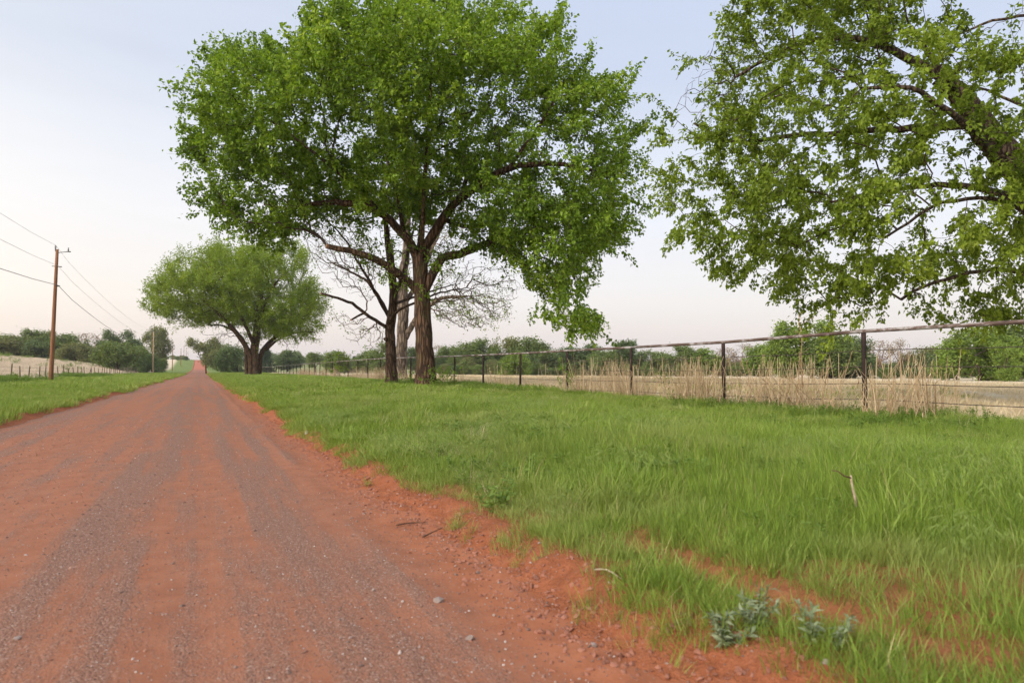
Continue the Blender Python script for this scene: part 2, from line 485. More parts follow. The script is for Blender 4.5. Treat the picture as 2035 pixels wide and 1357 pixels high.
M['stake'] = plain('old_cedar_stake', (0.085, 0.062, 0.048), (0.19, 0.145, 0.115), 9.0, 0.9, 0.1, (4, 4, 0.5))
M['stone'] = plain('road_stone', (0.17, 0.125, 0.11), (0.34, 0.27, 0.24), 9.0, 0.8, 0.25, world_p=True)
M['stick'] = plain('bleached_stick', (0.28, 0.20, 0.14), (0.52, 0.42, 0.32), 18.0, 0.8)
M['stick_dark'] = plain('brown_stick', (0.07, 0.035, 0.022), (0.15, 0.08, 0.05), 18.0, 0.8)
M['litter'] = plain('white_litter', (0.70, 0.66, 0.66), (0.84, 0.80, 0.80), 18.0, 0.6)
M['leaf_main'] = foliage('mulberry_leaves', [(0.0, (0.055, 0.105, 0.010)), (0.3, (0.105, 0.185, 0.017)), (0.55, (0.190, 0.305, 0.027)), (0.82, (0.31, 0.435, 0.048)), (1.0, (0.45, 0.55, 0.09))], 0.46, (1.12, 1.12, 0.6))
M['leaf_right'] = foliage('maple_leaves', [(0.0, (0.080, 0.125, 0.013)), (0.3, (0.135, 0.200, 0.021)), (0.55, (0.215, 0.300, 0.032)), (0.85, (0.315, 0.41, 0.052)), (1.0, (0.42, 0.50, 0.09))], 0.48, (1.15, 1.15, 0.6))
M['leaf_far'] = foliage('wayside_tree_leaves', [(0.0, (0.125, 0.200, 0.024)), (0.5, (0.225, 0.325, 0.040)), (1.0, (0.32, 0.42, 0.07))], 0.48)
M['leaf_sprout'] = foliage('fresh_green_leaves', [(0.0, (0.10, 0.18, 0.02)), (0.5, (0.17, 0.28, 0.035)), (1.0, (0.25, 0.37, 0.07))], 0.4)
M['leaf_silver'] = foliage('silvery_leaves', [(0.0, (0.14, 0.18, 0.085)), (0.5, (0.21, 0.255, 0.135)), (1.0, (0.30, 0.34, 0.21))], 0.2, (1, 1, 0.9))
BG = {
    'mid': foliage('far_leaves_mid', [(0.0, (0.112, 0.161, 0.050)), (0.5, (0.165, 0.229, 0.073)), (1.0, (0.229, 0.296, 0.100))], 0.35),
    'dark': foliage('far_leaves_dark', [(0.0, (0.079, 0.124, 0.050)), (0.5, (0.118, 0.177, 0.071)), (1.0, (0.165, 0.229, 0.091))], 0.35),
    'olive': foliage('far_leaves_olive', [(0.0, (0.144, 0.166, 0.064)), (0.5, (0.208, 0.234, 0.095)), (1.0, (0.277, 0.300, 0.127))], 0.35),
    'bright': foliage('far_leaves_bright', [(0.0, (0.138, 0.213, 0.041)), (0.5, (0.202, 0.296, 0.056)), (1.0, (0.277, 0.374, 0.081))], 0.4),
    'cedar': foliage('cedar_needles', [(0.0, (0.034, 0.061, 0.033)), (0.5, (0.053, 0.089, 0.045)), (1.0, (0.079, 0.119, 0.059))], 0.15),
    'brown': foliage('budding_twigs', [(0.0, (0.192, 0.151, 0.091)), (0.5, (0.266, 0.213, 0.127)), (1.0, (0.309, 0.270, 0.154))], 0.2),
}
M['grass'] = foliage('verge_grass_blades', [(0.0, (0.075, 0.130, 0.022)), (0.3, (0.165, 0.255, 0.036)), (0.7, (0.265, 0.370, 0.056)), (0.86, (0.34, 0.42, 0.10)), (0.92, (0.48, 0.43, 0.20)), (1.0, (0.36, 0.22, 0.13))], 0.34, (1.15, 1.1, 0.7), True, 0.55, (0.32, 0.355, 0.115), 0.7)
M['grass_dry'] = foliage('dry_grass_blades', [(0.0, (0.50, 0.39, 0.25)), (0.5, (0.68, 0.56, 0.38)), (1.0, (0.82, 0.70, 0.50))], 0.42, (1, 1, 0.9), True, 0.12, (0.40, 0.40, 0.18), 0.12)
M['grass_dry_left'] = foliage('pinkish_dry_grass', [(0.0, (0.46, 0.37, 0.28)), (0.5, (0.62, 0.52, 0.41)), (1.0, (0.76, 0.66, 0.54))], 0.42, (1, 1, 0.95), True)
M['seed'] = foliage('grass_seed_heads', [(0.0, (0.20, 0.29, 0.07)), (0.5, (0.26, 0.35, 0.09)), (1.0, (0.34, 0.40, 0.13))], 0.4, (1, 1, 0.8), True)
M['weed'] = foliage('weed_leaves', [(0.0, (0.105, 0.175, 0.030)), (0.5, (0.155, 0.245, 0.045)), (1.0, (0.22, 0.31, 0.07))], 0.4, (1.15, 1.1, 0.6), True)
M['stalk'] = foliage('dead_weed_stalks', [(0.0, (0.38, 0.25, 0.14)), (0.5, (0.56, 0.41, 0.25)), (1.0, (0.70, 0.56, 0.37))], 0.1, (1, 1, 0.9))

# ------------------------------------------------------------------ ground sheet
def steps(*segs):
    out = []
    for a, b, s in segs:
        out.append(np.arange(a, b - s * 0.4, s))
    return np.concatenate(out)

def geo(a, b, s0, k):
    v = [a]; s = s0
    while v[-1] < b:
        v.append(v[-1] + s); s *= k
    return np.array(v)

def grid_mesh(name, xs, ys, fz, mat, attrs=None):
    X, Y = np.meshgrid(xs, ys)
    x = X.ravel(); y = Y.ravel()
    v = np.stack([x, y, fz(x, y)], 1)
    nx, ny = len(xs), len(ys)
    i = np.arange((ny - 1) * (nx - 1)); r = i // (nx - 1); c = i % (nx - 1)
    a = r * nx + c
    f = np.stack([a, a + 1, a + nx + 1, a + nx], 1)
    return mesh_np(name, v, f.ravel(), np.full(len(f), 4), mat, True, {k: fn(x, y) for k, fn in (attrs or {}).items()})

gx = np.concatenate([-geo(14, 5000, 0.6, 1.13)[::-1], steps((-13.8, -4.6, 0.2), (-4.6, -2.6, 0.07), (-2.6, 1.2, 0.5), (1.2, 3.4, 0.035), (3.4, 6, 0.09), (6, 14, 0.25)), geo(14, 5000, 0.5, 1.12)])
gy = np.concatenate([-geo(1.05, 900, 0.5, 1.4)[::-1], steps((-1, 6, 0.045), (6, 14, 0.08), (14, 40, 0.3), (40, 160, 1.2), (160, 640, 5)), geo(640, 7000, 8, 1.15)])

def a_soil(x, y):
    er = edge_r(y); el_ = edge_l(y)
    g = grass_mask(x, y)
    s = np.where(x > -1, sst(1.2, 0.3, x - er), sst(0.9, 0.25, el_ - x))
    s = np.maximum(s, (1 - g) * sst(4.0, 2.0, x - er) * (x > -1))
    bare = sst(6.5, 2.5, y) * sst(6.0, 2.5, x) * (x > 0)
    return np.clip(np.maximum(s, 0.9 * bare), 0, 1)
def a_dry(x, y): return np.ones_like(x)
def a_green(x, y):
    n = fbm(x * 0.06, y * 0.06, 3, 41)
    g = np.where(x > 0, sst(14.6, 12.6, x), sst(-15.0, -12.0, x))
    # greener hollows in the right-hand pasture and green fields far ahead
    g = np.maximum(g, 0.12 * sst(0.52, 0.66, n) * sst(15, 25, x) * sst(60, 30, x))
    g = np.maximum(g, 0.8 * sst(170, 260, y) * sst(-20, 10, x))
    g = np.maximum(g, sst(300, 380, y) * sst(-13, -10, x) * sst(13, 8, x))
    g = np.maximum(g, 0.7 * sst(500, 700, np.hypot(x, y)))
    return g
ground = link('ground', grid_mesh('ground', gx, gy, H, M['ground'], {'soil': a_soil, 'dry': a_dry, 'green': a_green}))
tag(ground, 'grassy verges, red soil bank and pale dry fields beside the dirt road', 'ground', kind='structure')

rx = np.concatenate([steps((-4.3, -2.4, 0.06), (-2.4, 2.0, 0.04)), [2.0]])
ry = np.concatenate([steps((-2, 6, 0.04), (6, 14, 0.1), (14, 40, 0.4), (40, 160, 1.5), (160, 640, 5)), [640.0]])
def rz(x, y):
    er = edge_r(y); el_ = edge_l(y)
    z = road_z(x, y)
    fr = sst(14, 4, y)
    z = z + fr * 0.020 * (fbm(x * 9, y * 9, 2, 51) - 0.5) * sst(0.9, 1.3, x)
    return z - 0.25 * sst(0.10, 0.45, x - er) - 0.25 * sst(0.1, 0.6, el_ - x)
road = link('road', grid_mesh('road', rx, ry, rz, M['road']))
tag(road, 'straight red dirt road with grey gravel streaks running to the hill', 'road', kind='structure')

# ------------------------------------------------------------------ tubes and wood
def catmull(P, step):
    P = np.asarray(P, float)
    if len(P) == 2:
        n = max(2, int(np.linalg.norm(P[1] - P[0]) / step) + 1)
        return P[0] + (P[1] - P[0]) * np.linspace(0, 1, n)[:, None]
    Q = np.vstack([2 * P[0] - P[1], P, 2 * P[-1] - P[-2]])
    out = []
    for i in range(1, len(Q) - 2):
        p0, p1, p2, p3 = Q[i - 1:i + 3]
        n = max(1, int(round(np.linalg.norm(p2 - p1) / step)))
        t = (np.arange(n) / n)[:, None]
        out.append(0.5 * (2 * p1 + (p2 - p0) * t + (2 * p0 - 5 * p1 + 4 * p2 - p3) * t * t + (3 * p1 - p0 - 3 * p2 + p3) * t ** 3))
    out.append(P[-1:])
    return np.vstack(out)

class Tubes:
    def __init__(self):
        self.v = []; self.l = []; self.s = []; self.n = 0
    def add(self, P, r, sides, rough=0.0, cap=True, seed=0):
        P = np.asarray(P, float); k = len(P)
        r = np.broadcast_to(np.asarray(r, float), (k,))
        T = np.empty_like(P)
        T[1:-1] = P[2:] - P[:-2]; T[0] = P[1] - P[0]; T[-1] = P[-1] - P[-2]
        T /= np.linalg.norm(T, axis=1, keepdims=True) + 1e-9
        ref = np.array([1.0, 0, 0]) if abs(T[0][0]) < 0.8 else np.array([0, 1.0, 0])
        a = np.linspace(0, 2 * math.pi, sides, endpoint=False)
        ca, sa = np.cos(a)[:, None], np.sin(a)[:, None]
        u = ref
        rings = []
        for i in range(k):
            u = u - T[i] * (u @ T[i]); u = u / (np.linalg.norm(u) + 1e-9)
            w = np.cross(T[i], u)
            rr = r[i]
            if rough:
                rr = r[i] * (1 + rough * (vnoise(np.cos(a) * 2 + seed, np.sin(a) * 2 + i * 0.35, 3) - 0.5) * 2)[:, None]
            rings.append(P[i] + rr * (ca * u + sa * w))
        v = np.vstack(rings)
        i = np.arange((k - 1) * sides); q = i // sides; c = i % sides; c2 = (c + 1) % sides
        f = np.stack([q * sides + c, q * sides + c2, (q + 1) * sides + c2, (q + 1) * sides + c], 1) + self.n
        self.v.append(v); self.l.append(f.ravel()); self.s.append(np.full(len(f), 4))
        if cap and sides > 2:
            self.l.append((k - 1) * sides + np.arange(sides) + self.n); self.s.append(np.array([sides]))
            self.l.append(np.arange(sides)[::-1] + self.n); self.s.append(np.array([sides]))
        self.n += len(v)
    def mesh(self, name, mat, smooth=True):
        if not self.v: return mesh_np(name, np.zeros((0, 3)), [], [], mat)
        return mesh_np(name, np.vstack(self.v), np.concatenate(self.l), np.concatenate(self.s), mat, smooth)

class Skeleton:
    """limbs drawn by hand, then fine wood grown towards target points (a balanced spanning tree)"""
    def __init__(self):
        self.p = []; self.par = []; self.path = []; self.ok = []; self.limbs = []
    def limb(self, pts, r0, r1, step=0.35, attach_from=0.0, free=False):
        C = catmull(pts, step)
        C[1:-1] += rng.normal(0, 0.018, (len(C) - 2, 3))
        rad = np.linspace(1, 0, len(C)) ** 0.9 * (r0 - r1) + r1
        self.limbs.append((C, rad))
        prev = -1
        if self.p and not free:
            A = np.array(self.p); d = np.linalg.norm(A - C[0], axis=1); prev = int(np.argmin(d))
        for i, c in enumerate(C):
            self.p.append(c); self.par.append(prev)
            self.path.append(0.0 if prev < 0 else self.path[prev] + float(np.linalg.norm(c - self.p[prev])))
            self.ok.append(i / len(C) >= attach_from)
            prev = len(self.p) - 1
        return self
    def grow(self, T, bf=0.35, step=0.45, arch=0.06, jit=0.05, pscale=1.0):
        T = np.asarray(T, float)
        n0 = len(self.p)
        nodes = np.array(self.p); path = np.array(self.path) * pscale; ok = np.array(self.ok)
        cap = len(self.p) + len(T) * 14 + 100
        P = np.zeros((cap, 3)); L = np.zeros(cap); par = np.full(cap, -1)
        P[:n0] = nodes; L[:n0] = path; par[:n0] = self.par
        n = n0
        idx = np.where(ok)[0]
        d = np.linalg.norm(T[:, None] - P[idx][None], axis=2) + bf * L[idx][None] if len(T) * len(idx) < 4e6 else None
        best = np.argmin(d, 1); cost = d[np.arange(len(T)), best]; best = idx[best]
        alive = np.ones(len(T), bool); tips = np.zeros(len(T), int)
        cost = cost.copy()
        for it in range(len(T)):
            j = int(np.argmin(cost)); a = best[j]; b = T[j]
            vec = b - P[a]; dist = float(np.linalg.norm(vec))
            m = max(1, min(12, int(math.ceil(dist / step))))
            s = np.arange(1, m + 1) / m
            pts = P[a] + vec * s[:, None]
            if m > 1:
                pts[:-1] += rng.normal(0, jit, (m - 1, 3)) * min(1, dist)
                pts[:, 2] += np.sin(np.pi * s) * arch * dist
            first = n
            for q in range(m):
                P[n] = pts[q]; par[n] = a if q == 0 else n - 1
                L[n] = L[par[n]] + np.linalg.norm(P[n] - P[par[n]]); n += 1
            tips[j] = n - 1
            cost[j] = 1e9; alive[j] = False
            for q in range(first, n):
                c = np.sqrt(((T - P[q]) ** 2).sum(1)) + bf * L[q]
                better = alive & (c < cost)
                cost[better] = c[better]; best[better] = q
        self.p = list(P[:n]); self.par = list(par[:n]); self.path = list(L[:n]); self.ok = list(np.ones(n, bool))
        self.ok[:n0] = list(ok)
        return tips
    def wood(self, tip_r=0.007, p=2.3, rmax=0.16, n_limb=None, thin=0.0):
        """radii of the grown nodes and their tubes"""
        P = np.array(self.p); par = np.array(self.par); n = len(P)
        kids = [[] for _ in range(n)]
        for i in range(n):
            if par[i] >= 0: kids[par[i]].append(i)
        r = np.zeros(n)
        for i in range(n - 1, -1, -1):
            if not kids[i]: r[i] = tip_r
            else: r[i] = sum(r[k] ** p for k in kids[i]) ** (1 / p)
        r = np.minimum(r, rmax)
        nl = n_limb
        tb = Tubes()
        starts = [i for i in range(nl, n) if par[i] < nl or (len(kids[par[i]]) > 1 and max(kids[par[i]], key=lambda k: r[k]) != i)]
        for st in starts:
            ch = [par[st], st]; c = st
            while kids[c]:
                c = max(kids[c], key=lambda k: r[k]); ch.append(c)
            rr = r[ch].copy(); rr[0] = rr[1]
            if rr.max() < thin: continue
            mx = rr.max()
            sides = 8 if mx > 0.08 else 6 if mx > 0.04 else 4 if mx > 0.018 else 3
            tb.add(P[ch], rr, sides, cap=False)
        return tb

def limb_mesh(sk, name, mat, flare=1.35, rough=0.10, sides=18):
    tb = Tubes()
    for i, (C, rad) in enumerate(sk.limbs):
        r = rad.copy()
        if i == 0 and flare > 1:
            h = C[:, 2] - C[0, 2]
            r = r * (1 + (flare - 1) * np.exp(-np.maximum(h, 0) / 0.5))
        s = sides if r.max() > 0.2 else 12 if r.max() > 0.1 else 8
        tb.add(C, r, s, rough if r.max() > 0.1 else 0.0, True, i)
    return tb.mesh(name, mat)

def unit(v):
    return v / (np.linalg.norm(v, axis=-1, keepdims=True) + 1e-9)

def leaf_mesh(name, anchors, shoot, L, W, mat, droop=0.3, spread=1.0, size_var=0.35, up=1.0):
    n = len(anchors)
    e = unit(shoot * 0.45 + rng.normal(0, 0.75 * spread, (n, 3)) + np.array([0, 0, -droop]))
    nrm = unit(np.array([0, 0, up]) + rng.normal(0, 0.55, (n, 3)))
    side = unit(np.cross(e, nrm)); nrm = np.cross(side, e)
    s = (1 + size_var * rng.uniform(-1, 1, n))[:, None]
    l = L * s; w = W * s * rng.uniform(0.8, 1.2, (n, 1))
    v = np.stack([anchors, anchors + e * l * 0.45 + side * w * 0.5 + nrm * w * 0.18,
                  anchors + e * l - nrm * l * 0.12, anchors + e * l * 0.45 - side * w * 0.5 + nrm * w * 0.18], 1)
    rnd = np.repeat(np.clip(rng.beta(2, 2, n), 0, 1), 4)
    return v.reshape(-1, 3), rnd

def leaves_obj(name, v, rnd, mat, parent):
    n = len(v) // 4
    me = mesh_np(name, v, np.arange(n * 4), np.full(n, 4), mat, False, {'rnd': rnd})
    return link(name, me, parent)

def in_poly(poly, x, y):
    poly = np.asarray(poly, float); c = np.zeros(len(x), bool); j = len(poly) - 1
    for i in range(len(poly)):
        xi, yi = poly[i]; xj, yj = poly[j]
        hit = ((yi > y) != (yj > y)) & (x < (xj - xi) * (y - yi) / (yj - yi + 1e-12) + xi)
        c ^= hit; j = i
    return c

def poly_dist(poly, x, y):
    poly = np.asarray(poly, float); d = np.full(len(x), 1e9)
    for i in range(len(poly)):
        a = poly[i - 1]; b = poly[i]; ab = b - a
        t = np.clip(((x - a[0]) * ab[0] + (y - a[1]) * ab[1]) / (ab @ ab + 1e-9), 0, 1)
        d = np.minimum(d, np.hypot(x - a[0] - t * ab[0], y - a[1] - t * ab[1]))
    return d

def fill_outline(poly, n, depth, dk, clump=0.35, shell=0.6, seed=0, w0=0.0):
    """points (u, v, w) filling the rounded solid whose outline is poly (metres)"""
    poly = np.asarray(poly, float)
    lo, hi = poly.min(0), poly.max(0)
    out = []; got = 0
    while got < n:
        m = n * 6
        u = rng.uniform(lo[0], hi[0], m); v = rng.uniform(lo[1], hi[1], m); w = rng.uniform(-depth, depth, m)
        k = in_poly(poly, u, v); u, v, w = u[k], v[k], w[k]
        d = np.minimum(poly_dist(poly, u, v) / dk, 1)
        D = depth * np.sqrt(1 - (1 - d) ** 2)
        q = np.abs(w) / (D + 1e-6)
        k = q < 1
        pr = (1 - shell) + shell * np.maximum(q ** 2, (1 - d) ** 2)
        P = np.stack([u, v, w], 1)
        nz = noise3(P + 50, clump, seed)
        pr = pr * sst(0.33, 0.50, nz)
        k &= rng.random(len(u)) < pr
        P = P[k]; P[:, 2] += w0
        out.append(P); got += len(P)
    return np.vstack(out)[:n]

def clustered(outline, n, k, rad, depth, dk, clump, shell, seed, free=0.3, flat=0.6):
    c = fill_outline(outline, k, depth, dk, clump, shell, seed)
    m = int(n * (1 - free))
    i = rng.integers(0, k, m)
    rr = rad * (0.6 + 0.8 * rng.random(k))[i][:, None]
    P = c[i] + rng.normal(0, 0.5, (m, 3)) * rr * np.array([1, flat, 1])
    return np.vstack([P, fill_outline(outline, n - m, depth, dk, clump, shell, seed + 1)])

def outline_shoots(outline, n, lo, hi, depth, ymin=-1e9, up=0.5):
    P = np.asarray(outline, float); Q = np.roll(P, -1, 0); L = np.linalg.norm(Q - P, axis=1)
    c = P.mean(0)
    i = rng.choice(len(P), n * 3, p=L / L.sum()); t = rng.random(n * 3)[:, None]
    p = P[i] + (Q[i] - P[i]) * t
    d = unit(p - c) + np.array([0, up]) + rng.normal(0, 0.25, p.shape)
    p = p + unit(d) * rng.uniform(lo, hi, (len(p), 1))
    p = p[p[:, 1] > ymin][:n]
    return np.column_stack([p, rng.uniform(-depth, depth, len(p))])

def outline_fingers(outline, n, lo, hi, depth, ymin, up=0.9, step=0.33):
    """leafy shoots standing finger-like out of the crown's outline"""
    P = np.asarray(outline, float); Q = np.roll(P, -1, 0); L = np.linalg.norm(Q - P, axis=1); c = P.mean(0)
    out = []
    while len(out) < n * 3:
        i = rng.choice(len(P), p=L / L.sum()); p = P[i] + (Q[i] - P[i]) * rng.random()
        if p[1] < ymin: continue
        d = (p - c) / np.linalg.norm(p - c) + np.array([0, up]) + rng.normal(0, 0.3, 2); d /= np.linalg.norm(d)
        w = rng.uniform(-depth, depth); ln = rng.uniform(lo, hi)
        for t in np.arange(-0.3, ln, step): out.append([*(p + d * t + rng.normal(0, 0.04, 2)), w + rng.normal(0, 0.05)])
    return np.array(out)

def frame_tree(bx, Z):
    """helpers that turn outline sketches into a tree's own axes (right, ahead, up; metres)"""
    x, y = at(bx[0], Z)
    k = Z / FPX
    def loc(px, py, w=0.0):
        return CR * ((px - bx[0]) * k) + CF * w + np.array([0, 0, (bx[1] - py) * k])
    def poly(pts):
        return [((a - bx[0]) * k, (bx[1] - b) * k) for a, b in pts]
    def uvw(P):
        return P[:, :1] * CR + P[:, 2:] * CF + P[:, 1:2] * np.array([0, 0, 1.0])
    return x, y, loc, poly, uvw

def leafy(sk, tips, per, L, W, mat, name, parent, shoot=0.55, up=0.25, center=None, droop=0.3, along=0.5, spreadr=0.10, droop_z=None, keep=None):
    P = np.array(sk.p); par = np.array(sk.par)
    tip = P[tips]; prev = P[par[tips]]
    c = P.mean(0) if center is None else center
    d = unit(unit(tip - prev) * 0.7 + unit(tip - c) * 0.5 + np.array([0, 0, up]) + rng.normal(0, 0.3, tip.shape))
    if droop_z is not None:
        lowm = (tip[:, 2] < droop_z)[:, None]
        d = np.where(lowm, unit(d + np.array([0, 0, -0.8])), d)
    SL = shoot * rng.uniform(0.5, 1.5, len(tip))
    cnt = np.maximum(3, rng.poisson(per, len(tip)))
    if keep is not None: cnt = (cnt * keep).astype(int)
    ii = np.repeat(np.arange(len(tip)), cnt)
    s = rng.uniform(-along, 1, len(ii))
    back = unit(prev - tip)[ii]
    A = tip[ii] + np.where(s[:, None] >= 0, d[ii] * (s * SL[ii])[:, None], back * (-s * SL[ii])[:, None])
    A += rng.normal(0, spreadr, A.shape)
    v, rnd = leaf_mesh(name, A, d[ii], L, W, mat, droop)
    rnd = np.clip(0.62 * rnd + 0.75 * (np.repeat(noise3(A + 70, 0.75, 3), 4) - 0.5) + 0.20, 0, 1)
    tw = Tubes()
    for k in range(len(tip)):
        tw.add(np.stack([tip[k], tip[k] + d[k] * SL[k]]), np.array([0.007, 0.003]), 3, cap=False)
    return leaves_obj(name, v, rnd, mat, parent), tw

def join_tubes(*ts):
    o = Tubes()
    for t in ts:
        for v, in zip(t.v): o.v.append(v)
        o.l += [l + o.n for l in t.l]; o.s += t.s; o.n += t.n
    return o

# ------------------------------------------------------------------ the big leafy tree
def main_tree():
    B = (848, 765); Z = 35.0
    x, y, loc, poly, uvw = frame_tree(B, Z)
    root = empty('leafy_tree', (x, y, hz(x, y) - 0.05))
    tag(root, 'large spreading green tree with furrowed brown trunk in front of the pipe fence', 'tree', 'big roadside trees')
    sk = Skeleton()
    G = lambda *pts: [loc(*p) for p in pts]
    sk.limb(G((848, 768), (846, 720), (843, 670), (840, 620), (838, 575), (836, 535), (832, 505)), 0.50, 0.36, attach_from=0.99)
    sk.limb(G((840, 590), (818, 560), (790, 538, -0.4), (755, 516, -0.8), (705, 500, -1.2), (663, 493, -1.4)), 0.24, 0.12, attach_from=0.5)
    sk.limb(G((833, 515), (815, 478), (795, 455), (765, 425, -0.5), (715, 407, -0.8), (650, 404, -0.9), (585, 414, -0.8), (530, 405, -0.6)), 0.25, 0.05, attach_from=0.35)
    sk.limb(G((842, 575), (856, 545), (876, 506, 0.3), (912, 493, 0.8), (975, 465, 1.4), (1050, 455, 2.0), (1120, 480, 2.2), (1150, 540, 2.0)), 0.26, 0.06, attach_from=0.4)
    sk.limb(G((835, 525), (847, 480), (876, 433), (907, 399, -0.5), (950, 375, -1.0), (1010, 343, -1.4), (1090, 335, -1.6), (1170, 350, -1.8)), 0.28, 0.08, attach_from=0.35)
    sk.limb(G((916, 392, -0.5), (926, 350, -0.4), (918, 290, 0.0), (905, 220, 0.5), (900, 140, 0.8), (898, 70, 1.0)), 0.12, 0.03)
    sk.limb(G((800, 462), (790, 400, 0.5), (768, 320, 1.0), (740, 225, 1.4), (722, 130, 1.5)), 0.12, 0.03)
    sk.limb(G((838, 515), (850, 420, -2.0), (868, 300, -4.0), (880, 190, -4.6)), 0.13, 0.03, attach_from=0.3)
    sk.limb(G((832, 508), (825, 410, 2.4), (800, 280, 5.0), (790, 180, 6.0)), 0.20, 0.06, attach_from=0.3)
    sk.limb(G((880, 430), (930, 420, 3.0), (1000, 380, 5.0), (1080, 300, 5.5)), 0.14, 0.05, attach_from=0.3)
    sk.limb(G((765, 425, -0.8), (690, 360, -2.5), (600, 290, -3.0), (500, 230, -3.0)), 0.11, 0.03, attach_from=0.2)
    sk.limb(G((1010, 343, -1.4), (1080, 250, -2.0), (1120, 170, -1.5)), 0.10, 0.04)
    nl = len(sk.p)
    outline = poly([(352, 318), (385, 285), (385, 225), (420, 195), (415, 150), (430, 112), (480, 100), (530, 108), (560, 140), (598, 130), (612, 75), (660, 40),
                    (720, 30), (770, 12), (830, -8), (890, 5), (935, 35), (985, 30), (1030, 45), (1075, 75), (1105, 55), (1118, 110), (1145, 140), (1160, 180),
                    (1205, 200), (1232, 190), (1240, 245), (1252, 310), (1262, 395), (1240, 430), (1245, 460), (1225, 495), (1175, 505), (1165, 560), (1190, 610),
                    (1205, 655), (1180, 678), (1125, 655), (1075, 620), (1085, 585), (1040, 545), (1020, 500), (950, 470), (890, 425), (830, 430), (780, 440), (720, 422), (650, 425), (590, 428),
                    (530, 470), (480, 470), (440, 450), (385, 430), (365, 405), (382, 370)])
    outline = [(u * 0.93 if u < 0 else u * 0.985, v) for u, v in outline]
    T = clustered(outline, 4800, 520, 0.95, 8.0, 5.5, 0.5, 0.75, 1, 0.3)
    T = np.vstack([T, outline_shoots(outline, 90, 0.1, 0.8, 1.2, 6.0), outline_fingers(outline, 130, 0.5, 1.7, 2.2, 11.0)])
    skirt = poly([(1030, 470), (1300, 470), (1300, 720), (1030, 720)])
    ms = in_poly(skirt, T[:, 0], T[:, 1])
    T = T[~ms | (rng.random(len(T)) < 0.8)]
    # wild shoots standing out of the crown's outline
    extra = []
    for px, py in ((410, 108), (652, 20), (690, 20), (765, 0), (930, 12), (965, 8), (1022, 2), (1062, 45), (1115, 28), (1120, 60), (1155, 130), (1238, 170), (1250, 205),
                   (1262, 320), (1268, 395), (1250, 500), (372, 215), (378, 192), (345, 312), (360, 408), (1215, 660), (598, 60), (480, 88), (1285, 402), (1300, 396)):
        extra.append([*poly([(px, py)])[0], rng.uniform(-1.5, 1.5)])
    Tw = uvw(np.vstack([T, np.array(extra)]))
    # loose leafy sprays inside, round the forks
    sp = poly([(690, 470), (780, 450), (860, 470), (930, 480), (900, 540), (850, 590), (780, 570), (720, 520)])
    Ti = uvw(fill_outline(sp, 90, 1.8, 2.0, 0.8, 0.1, 3))
    tips = sk.grow(Tw, 0.38, 0.5, 0.05, 0.06, 0.8)
    tips2 = sk.grow(Ti, 0.3, 0.4)
    tb = sk.wood(0.008, 2.25, 0.15, nl)
    link('trunk', limb_mesh(sk, 'trunk', M['bark_main']), root)
    c = loc(820, 330)
    dz = (765 - 430) * Z / FPX
    ob, tw = leafy(sk, tips, 36, 0.178, 0.124, M['leaf_main'], 'crown', root, 0.52, 0.35, c, 0.45, 0.6, 0.11, dz)
    ob2, tw2 = leafy(sk, tips2, 12, 0.15, 0.10, M['leaf_main'], 'inner_foliage', root, 0.4, 0.1, c, 0.4)
    link('branches', join_tubes(tb, tw, tw2).mesh('branches', M['twig']), root)
    e = Tubes(); p = loc(663, 493, -1.4); q = loc(660, 492.5, -1.43)
    e.add(np.stack([p, q]), np.array([0.121, 0.10]), 9, 0.2)
    link('broken_end', e.mesh('broken_end', M['cut_wood']), root)
    return root
main_tree()

